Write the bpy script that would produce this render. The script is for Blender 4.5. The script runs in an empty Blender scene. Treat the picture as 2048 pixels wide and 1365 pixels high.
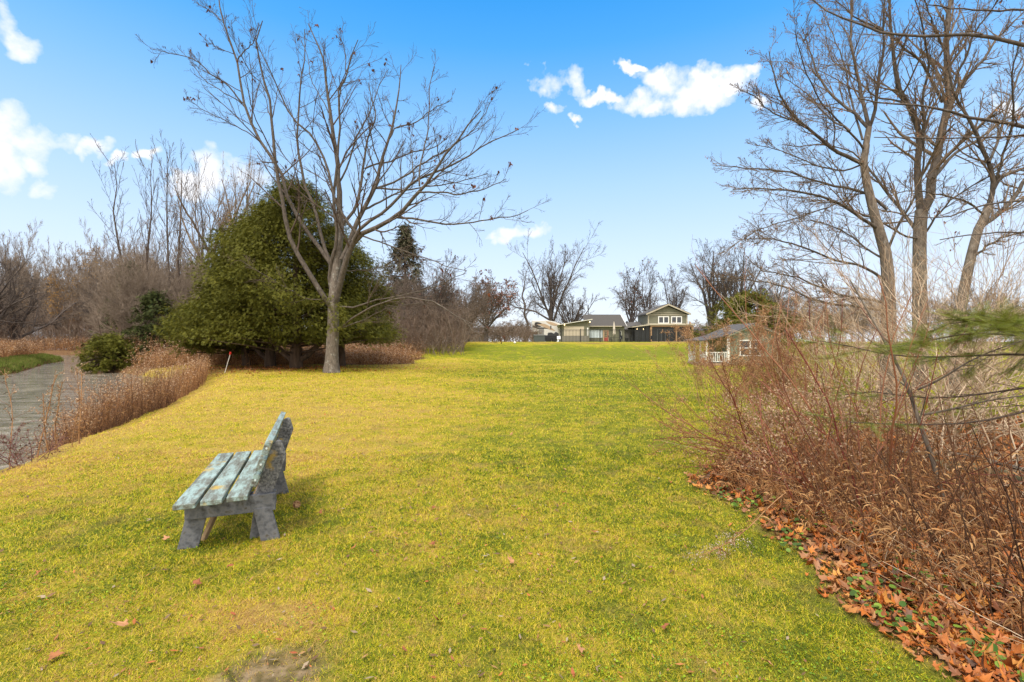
import bpy, math
import numpy as np
from math import radians as rad, sin, cos, pi
from mathutils import Vector

# ------------------------------------------------------------------ camera, sky, sun, exposure
sc = bpy.context.scene
F = 967.0                                   # focal length in photo pixels (2048 wide)
CH = 1.6                                    # eye height
cam_d = bpy.data.cameras.new('camera'); cam = bpy.data.objects.new('camera', cam_d)
sc.collection.objects.link(cam); sc.camera = cam
cam.location = (0, 0, CH); cam.rotation_euler = (rad(90), 0, 0)
cam_d.sensor_width = 36; cam_d.lens = 36 * F / 2048; cam_d.clip_end = 3000; cam_d.clip_start = 0.05
sc.view_settings.view_transform = 'Standard'; sc.view_settings.look = 'None'
sc.view_settings.gamma = 1; sc.view_settings.exposure = 0.95
SUN_EL, SUN_AZ = 60, 205                    # degrees; azimuth clockwise from +Y (behind the camera, a little left)

def build_world():
    w = bpy.data.worlds.new('World'); sc.world = w; w.use_nodes = True
    nt = w.node_tree; N = nt.nodes; L = nt.links; N.clear()
    out = N.new('ShaderNodeOutputWorld'); bg = N.new('ShaderNodeBackground'); bg2 = N.new('ShaderNodeBackground')
    sky = N.new('ShaderNodeTexSky'); sky.sky_type = 'NISHITA'; sky.sun_disc = False
    sky.sun_elevation = rad(SUN_EL); sky.sun_rotation = rad(SUN_AZ); sky.ozone_density = 3
    tc = N.new('ShaderNodeTexCoord'); sp = N.new('ShaderNodeSeparateXYZ'); L.new(tc.outputs['Generated'], sp.inputs[0])
    def m(op, a, b=None, c=None, clamp=False):
        n = N.new('ShaderNodeMath'); n.operation = op; n.use_clamp = clamp
        for i, v in enumerate((a, b, c)):
            if v is None: continue
            if isinstance(v, (int, float)): n.inputs[i].default_value = v
            else: L.new(v, n.inputs[i])
        return n.outputs[0]
    x, y, z = sp.outputs
    # clear blue, paling towards the horizon
    r = N.new('ShaderNodeValToRGB'); L.new(m('MAXIMUM', z, 0.0), r.inputs[0])
    cr = r.color_ramp
    stops = [(0.0, (.50, .52, .56)), (0.07, (.48, .53, .60)), (0.18, (.39, .49, .62)), (0.30, (.27, .42, .61)), (0.42, (.14, .33, .60)), (0.52, (.045, .25, .57)), (0.60, (.012, .20, .54)), (0.85, (.04, .2, .6))]
    cr.elements[0].position, cr.elements[0].color = stops[0][0], (*stops[0][1], 1)
    cr.elements[1].position, cr.elements[1].color = stops[1][0], (*stops[1][1], 1)
    for p, c in stops[2:]:
        e = cr.elements.new(p); e.color = (*c, 1)
    mixs = N.new('ShaderNodeMix'); mixs.data_type = 'RGBA'; mixs.inputs[0].default_value = 0.86
    sc_ = N.new('ShaderNodeVectorMath'); sc_.operation = 'SCALE'; L.new(sky.outputs[0], sc_.inputs[0]); sc_.inputs['Scale'].default_value = 0.10
    L.new(sc_.outputs[0], mixs.inputs[6]); L.new(r.outputs[0], mixs.inputs[7])
    # clouds: blobs on the sky ahead, broken up by noise
    ys = m('MAXIMUM', y, 0.02); u = m('DIVIDE', x, ys); v = m('DIVIDE', z, ys)
    nz = N.new('ShaderNodeTexNoise'); nz.inputs['Scale'].default_value = 9; nz.inputs['Detail'].default_value = 9; nz.inputs['Roughness'].default_value = .62
    nw = N.new('ShaderNodeTexNoise'); nw.inputs['Scale'].default_value = 28; nw.inputs['Detail'].default_value = 5
    L.new(tc.outputs['Generated'], nz.inputs[0]); L.new(tc.outputs['Generated'], nw.inputs[0])
    blobs = [(8, 40, 34, 60), (40, 88, 44, 26), (0, 262, 62, 60), (70, 292, 60, 42), (115, 290, 52, 26), (178, 292, 46, 17), (0, 335, 45, 60), (88, 372, 40, 30), (240, 314, 26, 11), (300, 312, 20, 10),
             (425, 345, 52, 46), (490, 345, 64, 40), (385, 372, 36, 30), (1106, 157, 40, 32), (1150, 154, 32, 30),
             (1200, 185, 64, 14), (1275, 198, 60, 24), (1330, 160, 56, 36), (1345, 208, 64, 30), (1400, 185, 64, 36), (1455, 158, 58, 28), (1500, 146, 26, 11), (1512, 206, 26, 14), (1096, 213, 22, 14), (1132, 227, 14, 10), (1265, 138, 22, 9),
             (1035, 460, 54, 22), (990, 452, 36, 18), (2035, 215, 40, 18)]
    def warp(scale, amp, det):
        n = N.new('ShaderNodeTexNoise'); n.inputs['Scale'].default_value = scale; n.inputs['Detail'].default_value = det; L.new(tc.outputs['Generated'], n.inputs[0]); q = N.new('ShaderNodeSeparateColor'); L.new(n.outputs['Color'], q.inputs[0])
        return m('MULTIPLY', m('SUBTRACT', q.outputs[0], .5), amp), m('MULTIPLY', m('SUBTRACT', q.outputs[1], .5), amp)
    a1, b1 = warp(14, .11, 4); a2, b2 = warp(45, .04, 6); u = m('ADD', u, m('ADD', a1, a2)); v = m('ADD', v, m('ADD', b1, b2))
    acc = None
    for (px, py, a, b) in blobs:
        du = m('MULTIPLY', m('SUBTRACT', u, (px - 1024) / F), F / a); dv = m('MULTIPLY', m('SUBTRACT', v, (682.5 - py) / F), F / b)
        e = m('SUBTRACT', 1.0, m('ADD', m('MULTIPLY', du, du), m('MULTIPLY', dv, dv)))
        acc = e if acc is None else m('MAXIMUM', acc, e)
    acc = m('MAXIMUM', acc, -3.0)
    n1 = m('MULTIPLY', m('SUBTRACT', nz.outputs[0], 0.5), 4.2)
    n2 = m('MULTIPLY', m('SUBTRACT', nw.outputs[0], 0.5), 2.4)
    mask = m('MULTIPLY', m('ADD', m('ADD', acc, n1), m('ADD', n2, 0.08)), .85, clamp=True)
    mask = m('MULTIPLY', mask, m('GREATER_THAN', y, 0.05))
    # bright cloud sheet added out of view overhead and behind to soften the light
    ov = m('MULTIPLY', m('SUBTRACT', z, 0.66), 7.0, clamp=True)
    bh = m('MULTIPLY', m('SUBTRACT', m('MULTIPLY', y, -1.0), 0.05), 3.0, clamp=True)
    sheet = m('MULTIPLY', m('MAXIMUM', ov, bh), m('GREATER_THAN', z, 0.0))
    mc = N.new('ShaderNodeMix'); mc.data_type = 'RGBA'; L.new(mask, mc.inputs[0]); L.new(mixs.outputs[2], mc.inputs[6]); mc.inputs[7].default_value = (.56, .57, .60, 1)
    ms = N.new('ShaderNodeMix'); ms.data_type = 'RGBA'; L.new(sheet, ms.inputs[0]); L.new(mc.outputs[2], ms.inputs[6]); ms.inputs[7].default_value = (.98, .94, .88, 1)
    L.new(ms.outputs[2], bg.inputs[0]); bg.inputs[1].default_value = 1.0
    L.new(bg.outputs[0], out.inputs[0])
build_world()
sun_d = bpy.data.lights.new('sun', 'SUN'); sun = bpy.data.objects.new('sun', sun_d); sc.collection.objects.link(sun)
sun_d.energy = 2.1; sun_d.angle = rad(20); sun_d.color = (1, .95, .86)
az = rad(SUN_AZ); el = rad(SUN_EL)
sdir = Vector((sin(az) * cos(el), cos(az) * cos(el), sin(el)))
sun.rotation_euler = sdir.to_track_quat('Z', 'Y').to_euler()

# ------------------------------------------------------------------ helpers
rng = np.random.default_rng(7)
def P(px, py, D, dy=0.0): return np.array([(px - 1024) / F * D, D + dy, CH - (py - 682.5) / F * D])
def nrm(v): return v / np.maximum(np.linalg.norm(v, axis=-1, keepdims=True), 1e-9)
def smooth(a, b, x):
    t = np.clip((x - a) / (b - a), 0, 1); return t * t * (3 - 2 * t)

def tag(o, label=None, cat=None, group=None, kind=None):
    for k, v in (('label', label), ('category', cat), ('group', group), ('kind', kind)):
        if v: o[k] = v
    return o
def empty(name, loc=(0, 0, 0), label=None, cat=None, group=None, rz=0):
    o = bpy.data.objects.new(name, None); sc.collection.objects.link(o); o.location = [float(c) for c in loc]; o.rotation_euler[2] = rz
    o.empty_display_size = .2
    return tag(o, label, cat, group)
def raw_mesh(name, V, faces, attrs=None, smooth_=False):
    me = bpy.data.meshes.new(name)
    V = np.asarray(V, np.float32).reshape(-1, 3)
    me.vertices.add(len(V)); me.vertices.foreach_set('co', V.ravel())
    faces = [np.asarray(f, np.int32) for f in faces if f is not None and len(f)]
    tot = np.concatenate([np.full(len(f), f.shape[1], np.int32) for f in faces]); idx = np.concatenate([f.ravel() for f in faces])
    me.loops.add(len(idx)); me.loops.foreach_set('vertex_index', idx)
    me.polygons.add(len(tot)); st = np.concatenate([[0], np.cumsum(tot)[:-1]]).astype(np.int32)
    me.polygons.foreach_set('loop_start', st)
    if smooth_: me.polygons.foreach_set('use_smooth', np.ones(len(tot), bool))
    me.update(calc_edges=True)
    if attrs:
        for k, a in attrs.items():
            at = me.color_attributes.new(k, 'FLOAT_COLOR', 'POINT'); c = np.ones((len(V), 4), np.float32); c[:, :a.shape[1]] = a
            at.data.foreach_set('color', c.ravel())
    return me
def mesh(name, V, faces, mat=None, parent=None, loc=None, attrs=None, smooth_=False, bevel=0):
    me = raw_mesh(name, V, faces, attrs, smooth_)
    o = bpy.data.objects.new(name, me); sc.collection.objects.link(o)
    if mat: me.materials.append(mat)
    if parent: o.parent = parent
    if loc is not None: o.location = [float(c) for c in loc]
    if bevel:
        b = o.modifiers.new('bevel', 'BEVEL'); b.width = bevel; b.segments = 2; b.limit_method = 'ANGLE'
    return o

class MB:                                    # collects solids for ONE mesh object
    def __init__(s): s.v = []; s.f = []; s.n = 0
    def add(s, V, Fs):
        V = np.asarray(V, float); s.v.append(V)
        for f in Fs: s.f.append([i + s.n for i in f])
        s.n += len(V); return s
    def hexa(s, c):                          # eight corners: bottom 4 (ccw), top 4
        return s.add(c, [(3, 2, 1, 0), (4, 5, 6, 7), (0, 1, 5, 4), (1, 2, 6, 5), (2, 3, 7, 6), (3, 0, 4, 7)])
    def box(s, x0, x1, y0, y1, z0, z1):
        return s.hexa([(x0, y0, z0), (x1, y0, z0), (x1, y1, z0), (x0, y1, z0), (x0, y0, z1), (x1, y0, z1), (x1, y1, z1), (x0, y1, z1)])
    def prism_y(s, pts, y0, y1):             # outline in x,z extruded along y
        n = len(pts); V = [(p[0], y0, p[1]) for p in pts] + [(p[0], y1, p[1]) for p in pts]
        return s.add(V, [tuple(range(n)), tuple(range(2 * n - 1, n - 1, -1))] + [(i, i + n, (i + 1) % n + n, (i + 1) % n) for i in range(n)])
    def bar(s, a, b, w, h, up=(0, 0, 1)):    # rectangular bar a->b
        a = np.array(a, float); b = np.array(b, float); d = nrm(b - a); sd = nrm(np.cross(d, up)); u = np.cross(sd, d)
        c = [a - sd * w / 2 - u * h / 2, a + sd * w / 2 - u * h / 2, a + sd * w / 2 + u * h / 2, a - sd * w / 2 + u * h / 2]
        return s.hexa(c + [p + (b - a) for p in c])
    def cyl(s, a, b, r0, r1=None, k=10):
        r1 = r0 if r1 is None else r1
        a = np.array(a, float); b = np.array(b, float); d = nrm(b - a); ref = np.array((1, 0, 0)) if abs(d[0]) < .7 else np.array((0, 1, 0))
        s1 = nrm(np.cross(d, ref)); s2 = np.cross(d, s1); t = np.arange(k) * 2 * pi / k
        c0 = a + r0 * (np.cos(t)[:, None] * s1 + np.sin(t)[:, None] * s2); c1 = b + r1 * (np.cos(t)[:, None] * s1 + np.sin(t)[:, None] * s2)
        return s.add(np.vstack([c0, c1]), [tuple(range(k))[::-1], tuple(range(k, 2 * k))] + [(i, (i + 1) % k, (i + 1) % k + k, i + k) for i in range(k)])
    def build(s, name, mat, parent=None, bevel=0, loc=None):
        me = bpy.data.meshes.new(name); me.from_pydata([tuple(map(float, p)) for p in np.vstack(s.v)], [], s.f); me.update()
        import bmesh
        b = bmesh.new(); b.from_mesh(me); bmesh.ops.recalc_face_normals(b, faces=b.faces); b.to_mesh(me); b.free()
        o = bpy.data.objects.new(name, me); sc.collection.objects.link(o); me.materials.append(mat)
        if parent: o.parent = parent
        if loc is not None: o.location = [float(c) for c in loc]
        if bevel:
            m = o.modifiers.new('bevel', 'BEVEL'); m.width = bevel; m.segments = 2; m.limit_method = 'ANGLE'
        return o

def inst(T, TF, O, X, Y, Z, S):              # copies of a template at O with axes X,Y,Z and scale S
    V = O[:, None] + S[:, None, None] * (T[None, :, 0:1] * X[:, None] + T[None, :, 1:2] * Y[:, None] + T[None, :, 2:3] * Z[:, None])
    n = len(T); Fs = (np.asarray(TF)[None] + (np.arange(len(O)) * n)[:, None, None]).reshape(-1, np.asarray(TF).shape[1])
    return V.reshape(-1, 3), Fs
def rand_dirs(n, g=None):
    g = g or rng; return nrm(g.normal(size=(n, 3)))
def frames(D, g=None):                       # X along D, random roll
    g = g or rng; R = rand_dirs(len(D), g); Y = nrm(np.cross(D, R)); return D, Y, np.cross(D, Y)

def tubes(groups):                           # groups: (P[M,N,3], R[M,N], sides) -> V, quads
    Vs, Fs, off = [], [], 0
    for Pp, R, k in groups:
        M, N, _ = Pp.shape
        if M == 0: continue
        T = np.empty_like(Pp); T[:, 1:-1] = Pp[:, 2:] - Pp[:, :-2]; T[:, 0] = Pp[:, 1] - Pp[:, 0]; T[:, -1] = Pp[:, -1] - Pp[:, -2]; T = nrm(T)
        mean = nrm(Pp[:, -1] - Pp[:, 0]); ref = np.where(np.abs(mean[:, 2:3]) > .8, np.array([[1., .2, 0]]), np.array([[0, 0, 1.]]))
        A = nrm(np.cross(T, ref[:, None] + 0 * T)); B = np.cross(T, A)
        th = np.arange(k) * 2 * pi / k
        V = Pp[:, :, None] + R[:, :, None, None] * (np.cos(th)[None, None, :, None] * A[:, :, None] + np.sin(th)[None, None, :, None] * B[:, :, None])
        base = (np.arange(M) * N * k)[:, None, None] + (np.arange(N - 1) * k)[None, :, None]
        j = np.arange(k)[None, None]; j2 = (np.arange(k) + 1) % k
        q = np.stack([base + j, base + j2[None, None], base + k + j2[None, None], base + k + j], -1).reshape(-1, 4)
        Vs.append(V.reshape(-1, 3)); Fs.append(q + off); off += M * N * k
    return np.vstack(Vs), np.vstack(Fs)

def spawn(Pp, R, c, t0, t1, ang, asd, lf, n, wan, up, rf, g, rmin=.004, tip=.4, out=None, absl=None):
    M, N, _ = Pp.shape
    t = t0 + (t1 - t0) * (np.arange(c)[None] + g.uniform(0, 1, (M, c))) / c
    idx = np.clip(t * (N - 1), 0, N - 1.001); i = idx.astype(int); f = (idx - i)[..., None]; mm = np.arange(M)[:, None]
    b = Pp[mm, i] * (1 - f) + Pp[mm, i + 1] * f; tan = nrm(Pp[mm, i + 1] - Pp[mm, i]); r = R[mm, i] * (1 - f[..., 0]) + R[mm, i + 1] * f[..., 0]
    pl = np.linalg.norm(np.diff(Pp, axis=1), axis=2).sum(1)[:, None]
    ln = (lf * pl if absl is None else absl) * (1.15 - .6 * t) * g.uniform(.6, 1.25, (M, c))
    b = b.reshape(-1, 3); tan = tan.reshape(-1, 3); r = r.ravel(); ln = ln.ravel(); K = len(b)
    pr = nrm(np.cross(tan, g.normal(size=(K, 3)))); a = ang + asd * g.normal(size=K)
    if M == 1:                               # main limbs leave the trunk evenly all round
        q = np.arange(K) * 2.4 + g.uniform(0, 6); pr = nrm(np.stack([np.cos(q), np.sin(q), 0 * q], -1) - tan * (np.cos(q) * tan[:, 0] + np.sin(q) * tan[:, 1])[:, None]); a = ang * (.3 + 1.25 * ((np.arange(K) * .618 + g.uniform()) % 1))
    d = np.cos(a)[:, None] * tan + np.sin(a)[:, None] * pr
    if out is not None: d = nrm(d + out * nrm((b - out_c) * np.array([1, 1, 0.3])))
    pts = [b]; p = b
    for _ in range(n - 1):
        d = nrm(d + wan * g.normal(size=(K, 3)) + np.array([0, 0, up])); p = p + d * (ln / (n - 1))[:, None]; pts.append(p)
    r0 = np.maximum(r * rf, rmin)
    Rr = np.maximum(r0[:, None] * np.linspace(1, tip, n)[None], rmin * .8)
    return np.stack(pts, 1), Rr
out_c = np.zeros(3)

def resamp(pts, n):
    pts = np.asarray(pts, float)
    if len(pts) > 2:                         # one round of Chaikin smoothing
        q = [pts[0]]
        for a, b in zip(pts[:-1], pts[1:]): q += [.75 * a + .25 * b, .25 * a + .75 * b]
        q.append(pts[-1]); pts = np.array(q)
    s = np.r_[0, np.cumsum(np.linalg.norm(np.diff(pts, axis=0), axis=1))]; t = np.linspace(0, s[-1], n)
    return np.stack([np.interp(t, s, pts[:, i]) for i in range(3)], 1)

# ------------------------------------------------------------------ materials
def principled(name, rough=.8, spec=.3):
    m = bpy.data.materials.new(name); m.use_nodes = True; b = m.node_tree.nodes['Principled BSDF']
    b.inputs['Roughness'].default_value = rough; b.inputs['Specular IOR Level'].default_value = spec
    return m, m.node_tree, b
def ramp(nt, fac, cols):
    r = nt.nodes.new('ShaderNodeValToRGB'); nt.links.new(fac, r.inputs[0]); cr = r.color_ramp
    while len(cr.elements) < len(cols): cr.elements.new(.5)
    for e, (p, c) in zip(cr.elements, cols): e.position = p; e.color = (*c, 1)
    return r.outputs[0]
def noise(nt, scale, detail=4, vec=None, rough=.55, stretch=None):
    n = nt.nodes.new('ShaderNodeTexNoise'); n.inputs['Scale'].default_value = scale; n.inputs['Detail'].default_value = detail; n.inputs['Roughness'].default_value = rough
    if vec is None: vec = nt.nodes.new('ShaderNodeTexCoord').outputs['Object']
    if stretch:
        mp = nt.nodes.new('ShaderNodeMapping'); mp.inputs['Scale'].default_value = stretch; nt.links.new(vec, mp.inputs[0]); vec = mp.outputs[0]
    nt.links.new(vec, n.inputs[0]); return n.outputs[0]
def math_n(nt, op, a, b, clamp=False):
    n = nt.nodes.new('ShaderNodeMath'); n.operation = op; n.use_clamp = clamp
    for i, v in enumerate((a, b)):
        if isinstance(v, (int, float)): n.inputs[i].default_value = v
        else: nt.links.new(v, n.inputs[i])
    return n.outputs[0]
def mixc(nt, f, a, b):
    n = nt.nodes.new('ShaderNodeMix'); n.data_type = 'RGBA'
    for i, v in ((0, f), (6, a), (7, b)):
        if isinstance(v, (int, float)): n.inputs[i].default_value = v
        elif isinstance(v, tuple): n.inputs[i].default_value = (*v, 1)
        else: nt.links.new(v, n.inputs[i])
    return n.outputs[2]
def bump(nt, b, h, strength, dist=.02):
    n = nt.nodes.new('ShaderNodeBump'); n.inputs['Strength'].default_value = strength; n.inputs['Distance'].default_value = dist
    nt.links.new(h, n.inputs['Height']); nt.links.new(n.outputs[0], b.inputs['Normal'])
def noisy(name, cols, scale=4, rough=.8, bmp=0, stretch=None, detail=6, spec=.3, dist=.02):
    m, nt, b = principled(name, rough, spec); f = noise(nt, scale, detail, stretch=stretch)
    k = len(cols); c = ramp(nt, f, [(.3 + .4 * i / max(k - 1, 1), c) for i, c in enumerate(cols)]); nt.links.new(c, b.inputs['Base Color'])
    if bmp: bump(nt, b, f, bmp, dist)
    return m
def islands(name, cols, rough=.7, trans=0, spec=.2, big=None):   # colour varies from piece to piece
    m, nt, b = principled(name, rough, spec); g = nt.nodes.new('ShaderNodeNewGeometry')
    k = len(cols); c = ramp(nt, g.outputs['Random Per Island'], [((i + .02) / k, c) for i, c in enumerate(cols)])
    if big: c = mixc(nt, math_n(nt, 'MULTIPLY', noise(nt, big[0], 3), big[1]), c, big[2])
    nt.links.new(c, b.inputs['Base Color'])
    if trans:
        t = nt.nodes.new('ShaderNodeBsdfTranslucent'); nt.links.new(c, t.inputs[0]); mx = nt.nodes.new('ShaderNodeMixShader'); mx.inputs[0].default_value = trans
        nt.links.new(b.outputs[0], mx.inputs[1]); nt.links.new(t.outputs[0], mx.inputs[2]); nt.links.new(mx.outputs[0], nt.nodes['Material Output'].inputs[0])
    return m
def plain(name, c, rough=.6, spec=.4, metal=0):
    m, nt, b = principled(name, rough, spec); b.inputs['Metallic'].default_value = metal
    f = noise(nt, 6, 3); cc = mixc(nt, math_n(nt, 'MULTIPLY', f, .35), c, tuple(x * .7 for x in c)); nt.links.new(cc, b.inputs['Base Color'])
    return m

# ------------------------------------------------------------------ ground shape
RB = np.array([(-7.5, -30), (-6.9, 0), (-7.0, 5), (-7.25, 6.9), (-7.7, 8.0), (-8.25, 9.3), (-9.0, 11.5), (-9.8, 13.6), (-11.6, 17.5), (-13.3, 21.0), (-16, 25.5), (-21, 30), (-31, 37.5), (-46, 56), (-64, 77), (-100, 90), (-300, 120)])
LB = np.array([(-300, 95), (-110, 74), (-66, 65), (-51.5, 55), (-47, 48), (-36, 34.5), (-30, 22), (-27, 0), (-27, -30)])
RIV = np.vstack([RB, LB])
def seg_dist(x, y, poly, closed=False):
    d = np.full(x.shape, 1e9); n = len(poly)
    for i in range(n if closed else n - 1):
        a = poly[i]; b = poly[(i + 1) % n]; ab = b - a; t = np.clip(((x - a[0]) * ab[0] + (y - a[1]) * ab[1]) / (ab @ ab), 0, 1)
        d = np.minimum(d, np.hypot(x - a[0] - t * ab[0], y - a[1] - t * ab[1]))
    return d
def inside(x, y, poly):
    c = np.zeros(x.shape, bool); n = len(poly)
    for i in range(n):
        x1, y1 = poly[i]; x2, y2 = poly[(i + 1) % n]
        if y1 == y2: continue
        c ^= ((y1 > y) != (y2 > y)) & (x < (x2 - x1) * (y - y1) / (y2 - y1) + x1)
    return c
WATER = -0.72
def wob(x, y): return .5 * (np.sin(x * 1.3 + 2.1 * np.sin(y * .7)) + np.sin(y * 1.7 + 1.9 * np.sin(x * .9 + 1.2)))
def height(x, y):
    x = np.asarray(x, float); y = np.asarray(y, float)
    ins = inside(x, y, RIV); d = seg_dist(x, y, RIV, True) + .12 * wob(x * 3, y * 3); sd = np.where(ins, d, -d)   # + inside the river
    h = .02 * wob(x * .6, y * .6) + .012 * wob(x * 2.3, y * 2.1)
    edge = smooth(-12, -3, x)
    yy = y + .04 * (x - 6) ** 2 * .1 - 1.5 * np.sin(x * .12)
    hill = (1.45 * smooth(38, 56, yy) + .10 * smooth(36, 42, y) * smooth(54, 46, y) * wob(x * .22 + 1, y * .3)) * smooth(-24, -6, x + .02 * y) + .25 * smooth(33, 60, y) * 0
    h = h + hill + .05 * smooth(20, 34, y) * wob(x * .18, y * .2)
    h = h - .25 * smooth(-1.2, 0, sd) * (x > -60) - 1.3 * smooth(-.15, 1.3, sd)
    h = h - .5 * smooth(3, 9, sd)
    far = smooth(150, 330, np.hypot(x, y)); h = h + 3.5 * far
    return h
def masks(x, y):                             # r: dry grass, g: leaf bed / brush floor, b: bare mud
    w = wob(x * .8, y * .8); w2 = wob(x * 3.1, y * 2.7)
    px = x / np.maximum(y, .5)
    dry = .50 * smooth(.10, -.30, px) * smooth(2.6, 6.5, y) + .22 * smooth(.9, -.4, px) * smooth(5, 3, y) + .6 * np.exp(-((y - 56) / 4) ** 2) - .35 * np.exp(-((y - 46) / 4) ** 2) + .25 * np.exp(-((y - 33) / 5) ** 2) + .25 * np.exp(-((x + 3) / 5) ** 2 - ((y - 13) / 7) ** 2) + .12 * w
    sd = seg_dist(x, y, RB); dry = dry + .4 * smooth(3.0, .3, sd) * (y < 27)
    # leaf bed on the right
    e = np.interp(y, [0, 2.4, 3.5, 4.4, 5.4, 6.3, 7.2, 9, 12], [2.0, 2.02, 2.08, 2.12, 1.95, 2.6, 4.0, 6.5, 12])
    bed = smooth(-.25, .40, x - e + .12 * w2) * smooth(11.5, 9, y)
    # needles under the cedars, brush floor on the bank and the slope
    ced = np.exp(-(((x + 15.0) / 4.6) ** 2 + ((y - 28.6) / 3.0) ** 2) ** 2)
    brush = smooth(.2, .9, (x < -60) * 0 + smooth(30.5, 34, y + .3 * w) * smooth(-5.0, -9.5, x + (y - 36) * .12 + .8 * w))
    fb = smooth(.6, 1.6, seg_dist(x, y, LB)) * (~inside(x, y, RIV)) * (x < np.interp(y, RB[:, 1], RB[:, 0]) - 8)
    crest = .52 * np.exp(-((y - 54.5) / 2.2) ** 2) * smooth(-8, -2, x) * (.75 + .5 * w)
    g = np.clip(np.maximum.reduce([bed, crest, .75 * ced, brush, fb * .5, .35 * smooth(.9, .1, sd)]), 0, 1)
    mud = np.exp(-((x + 1.28) / .36) ** 2 - ((y - 2.38) / .34) ** 2 + .8 * w2); dry = dry + .9 * np.exp(-((x + 1.42) / .42) ** 2 - ((y - 2.78) / .22) ** 2)
    return np.stack([np.clip(dry, -.4, 1), g, np.clip(mud, 0, 1)], -1)

def lawn_colour(nt, attr='mask'):
    at = nt.nodes.new('ShaderNodeAttribute'); at.attribute_name = attr; sp = nt.nodes.new('ShaderNodeSeparateColor'); nt.links.new(at.outputs['Color'], sp.inputs[0])
    geo = nt.nodes.new('ShaderNodeNewGeometry').outputs['Position']
    n1 = noise(nt, .35, 4, geo); n2 = noise(nt, 2.2, 5, geo, .65); n3 = noise(nt, 14, 3, geo)
    f = math_n(nt, 'ADD', sp.outputs[0], math_n(nt, 'MULTIPLY', math_n(nt, 'SUBTRACT', n1, .5), 1.3))
    f = math_n(nt, 'ADD', f, math_n(nt, 'MULTIPLY', math_n(nt, 'SUBTRACT', n2, .5), 2.3))
    f = math_n(nt, 'ADD', f, math_n(nt, 'MULTIPLY', math_n(nt, 'SUBTRACT', n3, .5), 1.2))
    f = math_n(nt, 'ADD', f, .12)
    return f, sp, geo, n2, n3
GREENS = [(0.0, (.18, .23, .004)), (.26, (.33, .345, .005)), (.5, (.46, .40, .012)), (.8, (.60, .44, .05)), (1.0, (.64, .45, .09))]
def thatchy(nt, geo):
    a = noise(nt, 1.5, 7, geo, .72); return math_n(nt, 'MULTIPLY', math_n(nt, 'SUBTRACT', a, .53), 8, True)
def mat_ground():
    m, nt, b = principled('ground', .95, .1); f, sp, geo, n2, n3 = lawn_colour(nt)
    c = ramp(nt, f, GREENS)
    fine = noise(nt, 60, 3, geo, .7); cd = nt.nodes.new('ShaderNodeVectorMath'); cd.operation = 'LENGTH'; nt.links.new(geo, cd.inputs[0])
    nearf = math_n(nt, 'SUBTRACT', 1.0, math_n(nt, 'DIVIDE', cd.outputs['Value'], 22), True); thatch = mixc(nt, math_n(nt, 'MULTIPLY', nearf, .75), c, (.19, .145, .035))
    c = mixc(nt, math_n(nt, 'MULTIPLY', math_n(nt, 'SUBTRACT', fine, .45), 5, True), mixc(nt, .65, c, (.07, .05, .015)), thatch)
    lit = ramp(nt, noise(nt, 9, 6, geo, .7), [(.3, (.04, .025, .014)), (.5, (.12, .065, .032)), (.7, (.24, .13, .065))])
    g2 = math_n(nt, 'ADD', math_n(nt, 'MULTIPLY', sp.outputs[1], 1.6), math_n(nt, 'SUBTRACT', n2, .8), True)
    c = mixc(nt, g2, c, lit)
    mudc = ramp(nt, n3, [(.35, (.06, .05, .02)), (.5, (.12, .09, .045)), (.65, (.22, .16, .10))]); c = mixc(nt, math_n(nt, 'MULTIPLY', math_n(nt, 'SUBTRACT', sp.outputs[2], .35), 3, True), c, mudc)
    c = mixc(nt, math_n(nt, 'MULTIPLY', thatchy(nt, geo), .55), c, (.20, .14, .05))
    nt.links.new(c, b.inputs['Base Color']); bump(nt, b, math_n(nt, 'ADD', fine, math_n(nt, 'MULTIPLY', n2, 1.5)), .5, .03)
    return m
def mat_blades():
    m, nt, b = principled('grass_blades', .6, .25); f, sp, geo, n2, n3 = lawn_colour(nt)
    isl = nt.nodes.new('ShaderNodeNewGeometry').outputs['Random Per Island']
    f = math_n(nt, 'ADD', f, math_n(nt, 'MULTIPLY', math_n(nt, 'SUBTRACT', isl, .48), 1.5))
    f = math_n(nt, 'ADD', f, math_n(nt, 'MULTIPLY', sp.outputs[2], .5))
    c = ramp(nt, f, [(0.0, (.07, .11, .005)), (.16, (.25, .34, .004)), (.38, (.48, .48, .006)), (.62, (.65, .51, .022)), (.88, (.80, .60, .10)), (1.0, (.46, .28, .10))])
    c = mixc(nt, math_n(nt, 'MULTIPLY', thatchy(nt, geo), .55), c, (.36, .24, .08))
    nt.links.new(c, b.inputs['Base Color'])
    t = nt.nodes.new('ShaderNodeBsdfTranslucent'); nt.links.new(c, t.inputs[0]); mx = nt.nodes.new('ShaderNodeMixShader'); mx.inputs[0].default_value = .4
    nt.links.new(b.outputs[0], mx.inputs[1]); nt.links.new(t.outputs[0], mx.inputs[2]); nt.links.new(mx.outputs[0], nt.nodes['Material Output'].inputs[0])
    return m

def build_ground():
    ys = np.r_[np.arange(-30, 0, 2), 12 * np.sinh(np.linspace(0, 4.3, 460)) / np.sinh(1.5) * .45]
    t = np.linspace(-1, 1, 520); xs = 480 * np.sinh(t * 5.2) / np.sinh(5.2)
    X, Y = np.meshgrid(xs, ys); Z = height(X, Y); V = np.stack([X, Y, Z], -1).reshape(-1, 3)
    ny, nx = X.shape; i = np.arange(ny - 1)[:, None] * nx + np.arange(nx - 1)[None]; q = np.stack([i, i + 1, i + nx + 1, i + nx], -1).reshape(-1, 4)
    o = mesh('ground', V, [q], mat_ground(), attrs={'mask': masks(X.ravel(), Y.ravel())}, smooth_=True); tag(o, kind='structure')
build_ground()

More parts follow.
